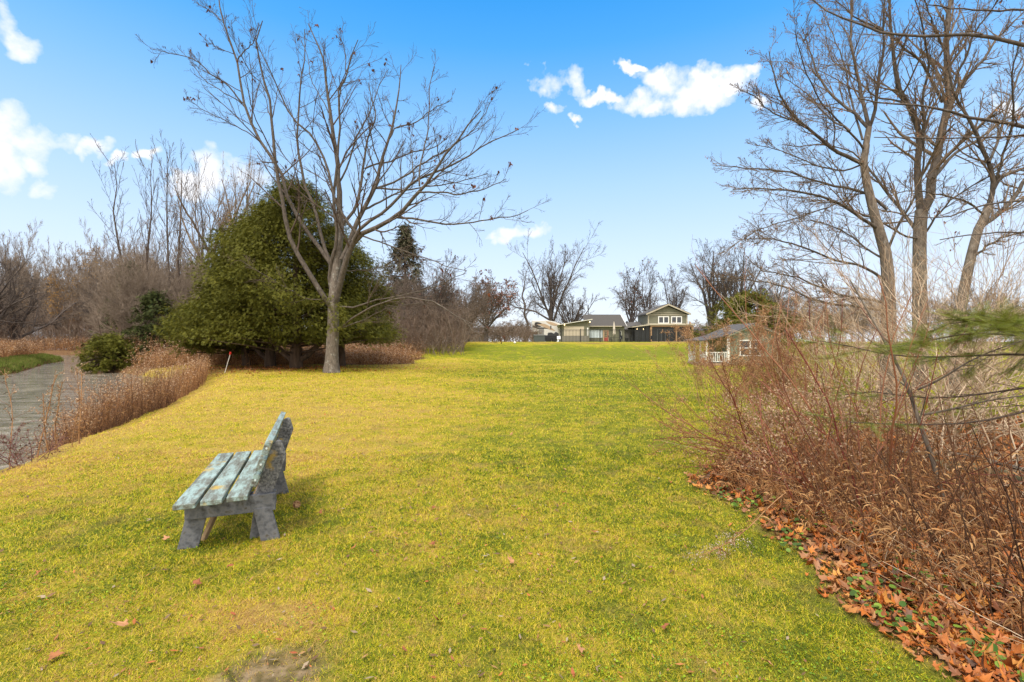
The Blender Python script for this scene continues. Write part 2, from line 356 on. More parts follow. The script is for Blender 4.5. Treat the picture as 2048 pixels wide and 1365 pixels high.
def build_water():
    m, nt, b = principled('river_water', .03, .5)
    geo = nt.nodes.new('ShaderNodeNewGeometry').outputs['Position']
    n1 = noise(nt, 1.1, 6, geo, .62, stretch=(.8, 1.15, 1)); n2 = noise(nt, 4.5, 4, geo, .6)
    c = ramp(nt, n1, [(.35, (.10, .08, .05)), (.65, (.26, .22, .17))]); nt.links.new(c, b.inputs['Base Color'])
    b.inputs['IOR'].default_value = 1.33
    bump(nt, b, math_n(nt, 'ADD', n1, math_n(nt, 'MULTIPLY', n2, .3)), 1.0, .42)
    xs = np.linspace(-310, -5, 40); ys = np.linspace(-30, 130, 40); X, Y = np.meshgrid(xs, ys); V = np.stack([X, Y, X * 0 + WATER], -1).reshape(-1, 3)
    i = np.arange(39)[:, None] * 40 + np.arange(39)[None]; q = np.stack([i, i + 1, i + 41, i + 40], -1).reshape(-1, 4)
    tag(mesh('river_water', V, [q], m), kind='structure')
build_water()

# ------------------------------------------------------------------ grass and fallen leaves
def build_grass():
    N = 1500000; g = np.random.default_rng(3)
    D = 1.9 * np.exp(g.uniform(0, 1, N) * np.where(g.random(N) < .42, math.log(7 / 1.9), math.log(48 / 1.9))); u = g.uniform(-1.2, 1.2, N); x = u * D; y = D
    mk = masks(x, y); keep = (g.uniform(size=N) > mk[:, 1] * 1.25) & (g.uniform(size=N) > np.clip(mk[:, 2] * 1.7 - .5, 0, .93)) & ~inside(x, y, RIV)
    cl = wob(x * 9 + 3 * wob(x * 2, y * 2), y * 9) * .5 + .5; keep &= (g.uniform(size=N) < .25 + .75 * cl * (.5 + .5 * wob(x * 31, y * 29) + .3)) & (g.uniform(size=N) < smooth(48, 20, y))
    x, y, D, mk = x[keep], y[keep], D[keep], mk[keep]; n = len(x)
    th = g.uniform(0, 2 * pi, n); hgt = (.008 + .015 * g.random(n) ** 2) * (D / 2.8) ** .6; w = .0016 * (D / 2.2) ** .85
    lean = g.uniform(.3, 2.6, n) * hgt; c, s = np.cos(th), np.sin(th); z = height(x, y) - .002
    b0 = np.stack([x - s * w, y + c * w, z], -1); b1 = np.stack([x + s * w, y - c * w, z], -1)
    tip = np.stack([x + c * lean, y + s * lean, z + hgt], -1)
    V = np.stack([b0, b1, tip], 1).reshape(-1, 3); Fs = np.arange(3 * n).reshape(-1, 3)
    tag(mesh('lawn_grass', V, [Fs], mat_blades(), attrs={'mask': np.repeat(mk, 3, 0)}), 'short mown yellow green grass covering the lawn', 'grass', kind='stuff')
build_grass()
def build_clover():
    g = np.random.default_rng(4); N = 60000; D = 1.9 * np.exp(g.random(N) * math.log(7.5 / 1.9)); x = g.uniform(-1.15, .9, N) * D; mk = masks(x, D)
    k = (wob(x * 2.1 + wob(x, D * 1.4) * 2, D * 2.3) > .25) & (mk[:, 1] < .2) & (mk[:, 2] < .4) & ~inside(x, D, RIV) & (g.random(N) < .28); x, y = x[k], D[k]; n = len(x); a = np.linspace(0, 2 * pi, 7)[:-1]
    T = np.vstack([[0, 0, -.1], np.stack([np.cos(a), np.sin(a), 0 * a], -1)]); TF = [(0, i + 1, (i + 1) % 6 + 1) for i in range(6)]; Z = nrm(np.stack([g.normal(size=n) * .4, g.normal(size=n) * .4, np.ones(n)], -1)); X = nrm(np.cross(Z, rand_dirs(n, g)))
    V, Fs = inst(T, TF, np.stack([x, y, height(x, y) + g.uniform(.008, .02, n)], -1), X, np.cross(Z, X), Z, g.uniform(.003, .0068, n)); tag(mesh('clover', V, [Fs], islands('clover', [(.14, .24, .01), (.22, .32, .012), (.28, .36, .02), (.10, .17, .02)], .6, .2)), 'bright green clover patches in the near lawn', 'ground cover', kind='stuff')
build_clover()

def maple():                                 # lobed leaf outline, fan from the centre
    r = [1, .55, .84, .5, .7, .42, .4, .16, .4, .42, .7, .5, .84, .55]; n = len(r)
    a = np.linspace(0, 2 * pi, n, endpoint=False); V = [(0, 0, 0)]
    for ri, ai in zip(r, a): V.append((ri * cos(ai), ri * sin(ai) * .95, .22 * ri * ri * (1 + .8 * sin(ai * 3))))
    return np.array(V), [(0, i + 1, (i + 1) % n + 1) for i in range(n)]
MT, MF = maple()
def leaf_mesh(x, y, size, g, lift=.01, zz=None, tilt=.45):
    n = len(x); z = (height(x, y) if zz is None else zz) + lift
    Z = nrm(np.stack([g.normal(size=n) * tilt, g.normal(size=n) * tilt, np.ones(n)], -1)); X = nrm(np.cross(Z, rand_dirs(n, g))); Y = np.cross(Z, X) * g.uniform(.5, 1.0, n)[:, None]
    T = MT.copy(); V, Fs = inst(T, MF, np.stack([x, y, z], -1), X, Y, Z, size)
    V = V.reshape(n, -1, 3); curl = g.uniform(-2.0, 4.2, n)[:, None] * (size[:, None] > .025); d = np.einsum('nij,nj->ni', V - V[:, :1], X) / size[:, None]
    e = np.einsum('nij,nj->ni', V - V[:, :1], Y) / size[:, None]
    V += (curl * (d * d * .25 + e * np.abs(e) * .15) * size[:, None])[..., None] * Z[:, None]
    V[:, 1:] += g.normal(size=V[:, 1:].shape) * .07 * size[:, None, None]
    return V.reshape(-1, 3), Fs
M_LEAF = islands('fallen_leaves', [(.07, .03, .015), (.34, .085, .014), (.56, .18, .02), (.15, .06, .025), (.66, .28, .045), (.24, .085, .03), (.46, .23, .09), (.09, .045, .03), (.50, .13, .015), (.34, .16, .07), (.52, .15, .02)], .55, .12, .4, big=(25, .4, (.10, .045, .02)))
def build_litter():
    g = np.random.default_rng(11)
    N = 40000; D = 1.9 * np.exp(g.uniform(0, 1, N) * math.log(12 / 1.9)); x = g.uniform(.1, 1.35, N) * D; mk = masks(x, D)
    k = (g.uniform(size=N) < (mk[:, 1] - .25) * 1.3); x, y = x[k], D[k]
    V, Fs = leaf_mesh(x, y, (.024 + .044 * g.random(len(x)) ** 1.6), g, .010 + .025 * g.random(len(x)))
    tag(mesh('leaf_litter', V, [Fs], M_LEAF), 'carpet of orange brown fallen leaves under the right hand shrubs', 'leaf litter', kind='stuff')
    N = 2600; x = -15 + 4.5 * g.normal(size=N); y = 27.6 + 2.0 * g.normal(size=N); mk = masks(x, y); k = ~inside(x, y, RIV); x, y = x[k], y[k]
    V, Fs = leaf_mesh(x, y, g.uniform(.04, .09, len(x)), g)
    tag(mesh('leaf_litter', V, [Fs], M_LEAF), 'thin brown leaf litter on the shaded ground under the cedars', 'leaf litter', kind='stuff')
    # tiny dead scraps all over the lawn
    N = 7000; D = 2.0 * np.exp(g.uniform(0, 1, N) * math.log(18 / 2.0)); x = g.uniform(-1.15, .8, N) * D; k = ~inside(x, D, RIV) & (wob(x * .7, D * .7) + g.normal(size=N) * .6 > -.1)
    x, y = x[k], D[k]; n = len(x); Z = nrm(np.stack([g.normal(size=n) * .3, g.normal(size=n) * .3, np.ones(n)], -1)); X = nrm(np.cross(Z, rand_dirs(n, g)))
    V, Fs = inst(np.array([(-1, 0, 0), (-.2, -.34, .12), (.9, 0, .25), (0, .38, .1)]), [(0, 1, 2), (0, 2, 3)], np.stack([x, y, height(x, y) + .016], -1), X, np.cross(Z, X), Z, (.007 + .017 * g.random(n) ** 3) * (1 + y / 12))
    tag(mesh('leaf_scraps', V, [Fs], islands('leaf_scraps', [(.10, .06, .03), (.16, .09, .04), (.22, .12, .05), (.30, .17, .07), (.40, .12, .03), (.13, .08, .04), (.10, .05, .03), (.24, .13, .05), (.30, .08, .03), (.14, .09, .05), (.28, .21, .14)], .7)), 'small dead leaf scraps scattered over the mown grass', 'leaf litter', kind='stuff')
    # single leaves one can point to
    spots = [(865, 1098, .062, 'dull red brown curled leaf lying on the grass right of the bench legs', 0), (1022, 1133, .06, 'pale orange maple leaf lying flat near the middle of the near lawn', 1), (1185, 1073, .036, 'small orange leaf on the grass between the leaf bed and the middle of the lawn', 2),
             (458, 1138, .042, 'orange leaf on the grass below the bench front leg', 0), (334, 1086, .045, 'orange leaf on the grass left of the bench front leg', 1), (470, 938, .04, 'leaf on the grass between bench seat and riverside', 0),
             (705, 1105, .036, 'orange leaf on the grass below and right of the bench', 2), (250, 1258, .06, 'tan curled leaf on the grass at the bottom left', 1), (398, 1172, .055, 'rusty leaf on the grass above the muddy patch', 0),
             (105, 1325, .05, 'brown leaf near the bottom left corner of the lawn', 2), (1370, 955, .05, 'orange leaf at the tip of the leaf bed', 1), (868, 1022, .04, 'dark red leaf on the lawn beyond the curled leaf', 0),
             (1022, 870, .05, 'small leaf on the lawn beside the tussock mid lawn', 1), (640, 1035, .03, 'little leaf right of the bench rear leg', 0), (880, 1250, .045, 'brown leaf near the bottom edge in front of the camera', 2),
             (1330, 1265, .05, 'rusty leaf on the grass left of the leaf bed corner', 0), (1215, 1070, .03, 'small pinkish leaf on the mid lawn', 2), (1530, 1335, .05, 'curled tan leaf at the bottom edge near the leaf bed', 1), (1075, 1035, .028, 'tiny rusty leaf mid lawn', 0), (965, 1175, .028, 'tiny orange leaf below the flat maple leaf', 1),
             (1160, 1305, .045, 'pale leaf at the bottom of the lawn', 1), (75, 1160, .045, 'brown curled leaf on the left of the near lawn', 2)]
    pal = [(.30, .10, .04), (.45, .22, .10), (.34, .13, .04)]
    for i, (px, py, s, lab, ci) in enumerate(spots):
        D = CH * F / (py - 682.5); x = np.array([(px - 1024) / F * D]); y = np.array([D]); V, Fs = leaf_mesh(x * 0, y * 0, np.array([s]), g, .0, np.zeros(1), .3)
        c = pal[ci]; o = mesh('fallen_leaf', V, [Fs], noisy('leaf', [c, tuple(k * .6 for k in c)], 30, .6), loc=(x[0], D, float(height(x, y)[0]) + .032))
        tag(o, lab, 'leaf', 'single leaves on the lawn')
build_litter()

# ------------------------------------------------------------------ bench
M_PLANK, nt_, b_ = principled('weathered_green_paint', .7, .3)
f1 = noise(nt_, 5, 8, stretch=(3.5, .7, 3.5), rough=.75); f2 = noise(nt_, 3.2, 5, rough=.7); f3 = noise(nt_, 40, 4)
c_ = ramp(nt_, f1, [(.34, (.075, .065, .045)), (.46, (.15, .165, .145)), (.55, (.24, .32, .31)), (.70, (.34, .45, .44))])
c_ = mixc(nt_, math_n(nt_, 'MULTIPLY', math_n(nt_, 'SUBTRACT', f2, .58), 9, True), c_, (.40, .27, .05))
c_ = mixc(nt_, math_n(nt_, 'MULTIPLY', math_n(nt_, 'SUBTRACT', f3, .62), 9, True), c_, (.07, .06, .05))
nt_.links.new(c_, b_.inputs['Base Color']); bump(nt_, b_, f3, .4, .004)
M_FRAME = noisy('weathered_grey_paint', [(.055, .055, .06), (.10, .104, .118), (.15, .153, .168), (.08, .07, .055)], 22, .75, .4, dist=.004, detail=8)
M_LICH, nt_, b_ = principled('grey_post_with_lichen', .85, .2)
f1 = noise(nt_, 45, 6, rough=.7); f2 = noise(nt_, 6, 4)
c_ = ramp(nt_, f1, [(.36, (.05, .05, .05)), (.5, (.14, .14, .148)), (.65, (.26, .26, .25))]); c_ = mixc(nt_, math_n(nt_, 'MULTIPLY', math_n(nt_, 'SUBTRACT', f2, .60), 9, True), c_, (.42, .28, .05))
nt_.links.new(c_, b_.inputs['Base Color']); bump(nt_, b_, f1, .5, .004)
M_BROWN = noisy('bare_brown_wood', [(.16, .10, .05), (.28, .19, .10)], 12, .8, .2)
def build_bench():
    ang = math.atan2(.645, 1.61)             # lengthwise direction leans left going away
    r = empty('park_bench', (-2.46, 3.50, float(height(-2.6, 4.3)) - .01), 'old wooden park bench with peeling green planks and grey frame on the lawn', 'bench', rz=ang)
    L = 1.74                                  # local: x across the seat (front -> back), y along
    for i, dz in enumerate((-.004, 0, .004)):
        x0 = .0 + i * .168; MB().box(x0, x0 + .142, [0, .02, .035][i], L + [.01, 0, -.01][i], .402 + dz, .442 + dz).build('seat_plank', M_PLANK, r, .006)
    # backrest planks lean away from the seat
    t = rad(18.5); ux, uz = sin(t), cos(t)
    for i, (s0, s1) in enumerate(((.0, .102), (.136, .238), (.272, .376))):
        bx, bz = .485, .50
        a = np.array([bx + ux * s0, 0, bz + uz * s0]); b = np.array([bx + ux * s1, 0, bz + uz * s1]); n = np.array([-uz, 0, ux]) * .05
        y0, y1 = [.08, .03, .0][i], L - .02; Y0, Y1 = np.array([0, y0, 0]), np.array([0, y1, 0])
        MB().hexa([a + Y0, a - n + Y0, a - n + Y1, a + Y1, b + Y0, b - n + Y0, b - n + Y1, b + Y1]).build('back_plank', M_PLANK, r, .006)
    for k, y0 in enumerate((.18, L - .30)):
        MB().box(.035, .66, y0, y0 + .04, .262, .40).build('seat_bearer', M_FRAME, r, .004)
        MB().box(.06, .66, y0 + .082, y0 + .12, .29, .399).build('seat_bearer', M_FRAME, r, .004)
        # upright board behind the back planks, sawn corner at the top
        o = lambda s, d: (.488 + ux * s + uz * (d + .05), .50 + uz * s - ux * (d + .05))
        pts = [o(-.15, .0), o(.33, .0), o(.36, .03), o(.36, .055), o(.26, .125), o(-.05, .125), (.64, .302), (.50, .302)]
        MB().prism_y(pts, y0 + .042, y0 + .080).build('back_post', M_LICH, r, .004)
        # legs: front splays forward, the rear pair crosses
        MB().hexa([(-.03, y0 + .042, 0), (.11, y0 + .042, 0), (.11, y0 + .08, 0), (-.03, y0 + .08, 0), (.055, y0 + .042, .36), (.195, y0 + .042, .36), (.195, y0 + .08, .36), (.055, y0 + .08, .36)]).build('leg', M_FRAME, r, .004)
        MB().hexa([(.56, y0 - .004, 0), (.70, y0 - .004, 0), (.70, y0 + .034, 0), (.56, y0 + .034, 0), (.50, y0 - .004, .292), (.63, y0 - .004, .292), (.63, y0 + .034, .292), (.50, y0 + .034, .292)]).build('leg', M_FRAME, r, .004)
        MB().hexa([(.46, y0 + .084, 0), (.59, y0 + .084, 0), (.59, y0 + .12, 0), (.46, y0 + .12, 0), (.50, y0 + .084, .30), (.63, y0 + .084, .30), (.63, y0 + .12, .30), (.50, y0 + .12, .30)]).build('leg', M_FRAME, r, .004)
    MB().bar((.12, .36, .02), (.27, .62, .40), .035, .035).build('brace', M_BROWN, r, .003)
    MB().bar((.508, .2, .382), (.508, 1.5, .382), .03, .035).build('rear_rail', M_BROWN, r, .003)
    for i, s in enumerate((.325, .19, .054)):   # painted-over bolt heads on the plank ends
        c = np.array([.485 + ux * s + uz * .025, [0, .03, .08][i], .50 + uz * s - ux * .025]); MB().cyl(c, c - np.array([0, .004, 0]), .009, .008, 8).build('screw_cap', plain('pale_paint', (.5, .56, .56)), r)
build_bench()

# ------------------------------------------------------------------ bare trees
def bark(name, a, b, c=None, lich=.0, scale=9):
    m, nt, bb = principled(name, .9, .15); f = noise(nt, scale, 7, rough=.7, stretch=(1, 1, .35)); cc = ramp(nt, f, [(.35, a), (.62, b)])
    if c: cc = mixc(nt, math_n(nt, 'MULTIPLY', math_n(nt, 'SUBTRACT', noise(nt, 3.5, 6, rough=.75), .56 - lich), 7, True), cc, c)
    nt.links.new(cc, bb.inputs['Base Color']); bump(nt, bb, f, .6, .03); return m
BK_MAIN = bark('grey_bark_with_lichen', (.085, .07, .058), (.20, .165, .135), (.34, .33, .30), .0, 14)
BK_TWIG = bark('dark_twig_bark', (.06, .045, .035), (.13, .095, .075))
BK_RIGHT = bark('brown_grey_bark', (.085, .065, .05), (.22, .18, .14), (.30, .28, .24), .0, 14)
BK_RTWIG = bark('warm_twig_bark', (.11, .075, .05), (.22, .16, .11))
BK_LIMB = bark('limb_bark', (.055, .045, .036), (.135, .11, .09), (.22, .21, .185), -.03, 14)  # silhouette shade put into the limb colour; young bark also runs darker
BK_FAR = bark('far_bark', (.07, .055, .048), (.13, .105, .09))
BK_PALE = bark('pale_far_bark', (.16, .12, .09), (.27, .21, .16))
M_DEADLF = islands('hanging_dead_leaves', [(.10, .035, .02), (.16, .055, .025), (.07, .035, .022)], .7, .1)

def trace_tree(name, D, limbs, label, cat, mats, g, lv, trunk_n=1, root=None, group=None, leaves=0, leafmat=None, leafsize=.05):
    root = root if root is not None else P(*limbs[0][0][0][:2], D); rt = empty(name, (root[0], root[1], 0 if root[2] < .5 and D < 30 else root[2]), label, cat, group); R0 = np.array(rt.location)
    A, Rr = [], []
    for pts, w0, w1, dd in limbs:
        n = len(pts); q = np.array([P(p[0], p[1], D + dd[0] + (dd[1] - dd[0]) * (i / (n - 1)) ** 1.1) for i, p in enumerate(pts)]) - R0
        A.append(resamp(q, 16)); Rr.append(np.linspace(w0, w1, 16) / F * D / 2)
    A = np.stack(A); Rr = np.stack(Rr)
    A[trunk_n:, 1:-1] += g.normal(size=A[trunk_n:, 1:-1].shape) * .02 * D / 24
    for k in range(trunk_n): Rr[k, :3] *= [1.35, 1.08, 1.0] if pts is not None and k == 0 else 1
    V, Fs = tubes([(A[:trunk_n], Rr[:trunk_n], 14)]); mesh('trunk', V, [Fs], mats[0], rt, smooth_=True)
    V, Fs = tubes([(A[trunk_n:], Rr[trunk_n:], 8)]); mesh('limbs', V, [Fs], BK_LIMB, rt, smooth_=True)
    p, r = A[trunk_n:], Rr[trunk_n:]; grp = []
    for (c, t0, t1, ang, lf, n, wan, up, rf, rmin, k, absl) in lv:
        p, r = spawn(p, r, c, t0, t1, ang, .22, lf, n, wan, up, rf, g, rmin, .45, absl=absl); grp.append((p, r, k))
    V, Fs = tubes(grp); mesh('branches', V, [Fs], mats[1], rt)
    if leaves:
        q = grp[-2][0]; ends = q[g.integers(0, len(q), leaves), -1]; O = np.repeat(ends, 3, 0) + g.normal(size=(leaves * 3, 3)) * .035
        Xd = nrm(np.stack([g.normal(size=len(O)) * .4, g.normal(size=len(O)) * .4, -np.ones(len(O))], -1)); X, Y, Z = frames(Xd, g)
        V, Fs = inst(MT * np.array([1, .55, 1.4]), MF, O, X, Y, Z, g.uniform(.6, 1.3, len(O)) * leafsize); mesh('dead_leaves', V, [Fs], leafmat or M_DEADLF, rt)
    return rt, grp

def slim(L, k, keep=0): return [(p, w0 * (1 if i < keep else k), w1 * (1 if i < keep else k), dd) for i, (p, w0, w1, dd) in enumerate(L)]
def build_main_tree():
    g = np.random.default_rng(5)
    Lm = [([(663, 746), (664, 700), (667, 650), (666, 605), (672, 542), (677, 500), (680, 455), (680, 430)], 26, 13, (0, 0)),
      ([(680, 440), (680, 400), (676, 360), (674, 316), (668, 270), (660, 225), (655, 190), (649, 117), (634, 85), (616, 47)], 13, 1.6, (0, .8)),
      ([(660, 612), (650, 597), (636, 572), (612, 536), (591, 503), (576, 464), (569, 428), (561, 386), (553, 350), (549, 316), (546, 264), (542, 229), (541, 200), (533, 176), (526, 147), (515, 111), (512, 79), (518, 53), (525, 42)], 12, 2, (0, -.8)),
      ([(666, 535), (655, 515), (639, 494), (612, 461), (588, 422), (573, 389), (564, 343), (543, 314), (520, 284), (502, 249), (485, 205), (480, 164), (476, 120), (458, 82), (445, 44), (438, 0), (436, -25)], 9.5, 2.4, (0, 1.6)),
      ([(662, 530), (648, 494), (639, 461), (632, 428), (621, 398), (611, 381), (603, 343), (596, 299), (592, 264), (597, 252), (597, 217), (600, 188), (603, 147), (611, 114), (609, 59)], 8, 1.6, (0, 2.0)),
      ([(664, 590), (659, 557), (660, 530), (669, 512), (675, 488), (675, 464), (668, 428), (666, 404), (672, 365), (672, 344), (678, 285), (679, 244), (678, 209), (679, 174), (692, 162), (695, 133), (704, 106), (716, 80)], 9, 1.6, (0, -1.8)),
      ([(670, 612), (672, 590), (678, 572), (686, 542), (696, 509), (708, 479), (720, 467), (741, 463), (774, 443), (792, 434), (807, 419), (837, 386), (865, 353), (889, 306), (918, 282), (947, 235), (962, 222)], 15, 1.8, (0, -3)),
      ([(706, 482), (713, 464), (742, 440), (771, 423), (795, 399), (818, 373), (839, 355), (871, 344), (912, 329), (941, 311), (976, 285), (1006, 273), (1038, 259)], 8, 1.6, (-1, -2)),
      ([(836, 385), (848, 386), (889, 385), (918, 391), (947, 385), (976, 376), (1012, 358)], 4, 1.4, (-2.2, -3)),
      ([(790, 435), (815, 437), (842, 440), (880, 448), (918, 449), (956, 443), (982, 437), (1026, 435), (1056, 421)], 4.6, 1.4, (-1.6, -3.6)),
      ([(718, 470), (756, 484), (795, 497), (834, 512), (862, 519), (898, 537), (933, 542)], 3.4, 1.2, (-1, -2.4)),
      ([(684, 520), (705, 470), (708, 461), (717, 440), (729, 416), (744, 386), (753, 374), (757, 344), (768, 303), (780, 270), (789, 232), (793, 218), (801, 165), (802, 130)], 12, 1.6, (-.3, .8)),
      ([(768, 303), (786, 262), (801, 251), (833, 248), (865, 218), (891, 206), (905, 196)], 4, 1.2, (.4, .5)),
      ([(752, 377), (783, 367), (807, 353), (836, 335), (871, 311), (894, 303), (918, 282), (938, 268), (956, 250), (971, 229), (979, 206)], 5, 1.3, (.2, -.8)),
      ([(752, 377), (783, 379), (815, 382), (850, 373), (894, 370), (938, 360), (976, 347)], 4.4, 1.3, (.2, -1.4)),
      ([(727, 420), (757, 405), (789, 388), (812, 379), (839, 355), (871, 330)], 5, 1.6, (0, 1.6)),
      ([(729, 338), (757, 329), (786, 320), (824, 306), (848, 300), (871, 295), (905, 268)], 4.4, 1.3, (.6, 1.8)),
      ([(680, 455), (696, 437), (711, 416), (720, 386), (727, 338), (732, 285), (745, 256), (752, 224), (745, 206), (736, 165)], 8, 1.5, (0, 1.6)),
      ([(676, 370), (695, 338), (704, 300), (713, 270), (733, 238), (748, 206), (760, 165), (774, 142)], 4.5, 1.3, (.2, 1.2)),
      ([(839, 373), (839, 332), (848, 300), (856, 262), (859, 227), (859, 168), (868, 133)], 3.6, 1.2, (-2, -1.2)),
      ([(829, 358), (824, 329), (821, 285), (826, 250)], 2.4, 1.1, (-1.6, -1)),
      ([(714, 468), (704, 458), (687, 434), (672, 407), (663, 370), (649, 311), (625, 273), (599, 249), (578, 223), (564, 199), (545, 150), (529, 117), (514, 85)], 6.6, 1.3, (-1, -2)),
      ([(476, 119), (487, 103), (505, 88), (512, 72), (518, 53)], 3, 1.2, (1.5, 1.2)),
      ([(485, 207), (467, 185), (452, 167), (429, 155), (411, 141), (394, 120), (373, 114), (344, 108), (300, 98)], 3.6, 1.1, (1.2, .2)),
      ([(490, 215), (475, 200), (452, 190), (435, 176), (411, 164), (394, 141), (379, 120)], 2.6, 1.1, (1.2, 1.8)),
      ([(444, 41), (420, 22), (397, 9), (385, -4)], 1.8, 1.1, (1.6, 1.9)), ([(520, 284), (505, 270), (482, 258), (458, 246), (426, 231), (400, 217), (373, 195)], 2.6, 1.1, (1, .3)),
      ([(470, 110), (464, 107), (438, 97), (420, 88), (405, 73)], 1.8, 1.0, (1.5, .9)),
      ([(542, 205), (520, 160), (500, 150), (488, 120), (470, 90), (462, 40)], 2, 1, (0, -1)),
      ([(680, 235), (678, 176), (693, 161), (690, 94), (672, 59)], 3, 1.1, (.6, 1)),
      ([(657, 226), (640, 190), (620, 160), (616, 110), (600, 75)], 2.4, 1, (.5, 2)),
      ([(674, 614), (700, 615), (717, 614), (744, 602), (780, 596), (819, 587), (858, 580), (893, 562), (930, 548)], 4.4, 1.2, (0, -2)),
      ([(672, 662), (680, 656), (699, 641), (726, 623), (765, 605), (807, 595), (840, 598), (877, 608), (903, 628), (928, 641), (949, 651), (974, 660), (1000, 661)], 4.8, 1.3, (0, -4.2)),
      ([(928, 641), (949, 666), (974, 676), (1004, 681)], 2, 1, (-3.4, -4.2)),
      ([(674, 661), (708, 647), (741, 635), (780, 614), (834, 608), (868, 608)], 3.4, 1.2, (0, -2)),
      ([(655, 600), (640, 601), (612, 599), (585, 584), (555, 566), (525, 548), (480, 520)], 2.8, 1.0, (0, -2.2)),
      ([(680, 543), (692, 542), (735, 542), (768, 532), (800, 515), (840, 508)], 2.6, 1.1, (0, 1.8))]
    lv = [(12, .20, 1.0, .60, .25, 7, .09, .05, .45, .009, 5, None), (6, .2, 1.0, .6, .50, 6, .12, .05, .6, .0062, 3, None), (3, .2, 1, .6, .50, 4, .13, .04, .7, .0048, 3, None)]
    trace_tree('maple_tree', 24.5, slim(Lm, .9, 1), 'tall bare tree with grey forking trunk on the lawn in front of the cedars', 'tree', (BK_MAIN, BK_TWIG), g, lv, leaves=110, leafsize=.13)
build_main_tree()

def build_right_trees():
    g = np.random.default_rng(15)
    A = [([(1779, 800), (1777, 730), (1777, 666), (1777, 578), (1773, 505), (1755, 454), (1733, 366), (1726, 322), (1729, 308), (1738, 255)], 38, 12, (0, 0)),
      ([(1738, 255), (1726, 200), (1711, 138), (1700, 80), (1705, 10), (1702, -60)], 9, 2, (0, 1)),
      ([(1738, 258), (1748, 231), (1752, 190), (1758, 154), (1768, 100), (1765, 30), (1775, -40)], 8, 2, (0, -1)),
      ([(1758, 460), (1733, 443), (1696, 417), (1667, 403), (1623, 388), (1568, 380), (1513, 377), (1466, 379)], 8, 2, (0, -1.5)),
      ([(1775, 420), (1744, 392), (1704, 377), (1660, 370), (1608, 355), (1565, 340), (1513, 340), (1447, 333)], 7.5, 2, (0, 1)),
      ([(1731, 330), (1695, 314), (1662, 298), (1640, 277), (1612, 255), (1578, 222), (1557, 191), (1548, 154), (1538, 102)], 9.5, 1.8, (0, -.6)),
      ([(1736, 256), (1708, 228), (1680, 203), (1655, 185), (1637, 154), (1622, 108), (1603, 55)], 8, 1.8, (0, 1.2)),
      ([(1610, 255), (1580, 240), (1535, 222), (1512, 190), (1480, 182)], 4, 1.5, (-.4, -1)), ([(1728, 300), (1700, 262), (1670, 238), (1640, 205), (1618, 160), (1600, 110), (1590, 60)], 5, 1.5, (0, -2)),
      ([(1700, 262), (1660, 240), (1620, 190), (1600, 178), (1560, 150)], 4, 1.4, (-1, 1)), ([(1725, 280), (1700, 200), (1690, 120), (1660, 60), (1640, 10)], 5, 1.5, (0, 2)),
      ([(1762, 556), (1733, 534), (1667, 520), (1623, 501), (1587, 487), (1550, 479), (1477, 479)], 6.5, 1.6, (0, -2)),
      ([(1762, 604), (1689, 593), (1638, 575), (1601, 556), (1568, 549), (1513, 542)], 6.5, 1.6, (0, -1)),
      ([(1762, 620), (1678, 610), (1623, 600), (1587, 578), (1550, 569), (1477, 556), (1430, 560)], 7, 1.6, (0, 1.6)),
      ([(1770, 520), (1735, 500), (1700, 470), (1660, 450), (1610, 440), (1560, 452)], 5, 1.4, (0, 2)),
      ([(1722, 330), (1690, 345), (1640, 335), (1600, 318), (1560, 300), (1510, 290)], 4.5, 1.4, (0, 2)), ([(1700, 400), (1640, 420), (1590, 440), (1540, 450), (1490, 470)], 3.4, 1.3, (0, -2.4)),
      ([(1776, 500), (1800, 440), (1830, 400), (1850, 330), (1846, 250), (1870, 160)], 6, 1.6, (0, -1.5))]
    B = [([(1842, 790), (1840, 680), (1839, 593), (1839, 538), (1839, 465), (1843, 421)], 31, 25, (0, 0)),
      ([(1841, 425), (1836, 373), (1834, 323), (1843, 277), (1837, 255), (1815, 209), (1794, 172), (1788, 123), (1782, 62), (1778, 0), (1776, -60)], 15, 3, (0, -.8)),
      ([(1845, 425), (1861, 400), (1865, 354), (1877, 292), (1889, 237), (1902, 191), (1892, 148), (1892, 92), (1895, 31), (1905, -10), (1910, -80)], 20, 6, (0, .6)),
      ([(1902, 197), (1932, 160), (1969, 117), (1994, 77), (2025, 46), (2060, 10)], 8, 2.4, (.4, .8)),
      ([(1839, 470), (1821, 447), (1792, 406), (1762, 373), (1733, 329), (1700, 300), (1650, 290)], 9, 2, (0, 1.4)),
      ([(1865, 358), (1877, 348), (1902, 311), (1948, 286), (1978, 262), (2048, 212), (2080, 190)], 8, 2.4, (0, 1.5)),
      ([(1885, 205), (1862, 157), (1846, 123), (1803, 95), (1782, 71), (1748, 55), (1692, 25), (1660, -20)], 7, 1.6, (.3, -1.2)),
      ([(1815, 209), (1790, 200), (1750, 195), (1700, 150), (1660, 120), (1650, 60)], 4.4, 1.5, (-.5, 1.5)), ([(1835, 330), (1850, 270), (1842, 200), (1860, 130), (1850, 60), (1830, 0)], 7, 2, (0, -2)),
      ([(1893, 130), (1915, 90), (1950, 40), (1960, -20)], 5, 2, (.5, 2)), ([(1893, 110), (1870, 60), (1855, 20), (1840, -30)], 4.5, 1.8, (.5, -1)), ([(1900, 195), (1915, 150), (1935, 110), (1950, 60), (1985, 20), (2010, -30)], 6, 2, (.5, -1)),
      ([(1842, 480), (1800, 470), (1760, 440), (1720, 430), (1670, 400), (1620, 410)], 4.6, 1.4, (0, -2)), ([(1848, 470), (1880, 420), (1930, 380), (1980, 350), (2050, 330)], 5, 1.6, (0, -2))]
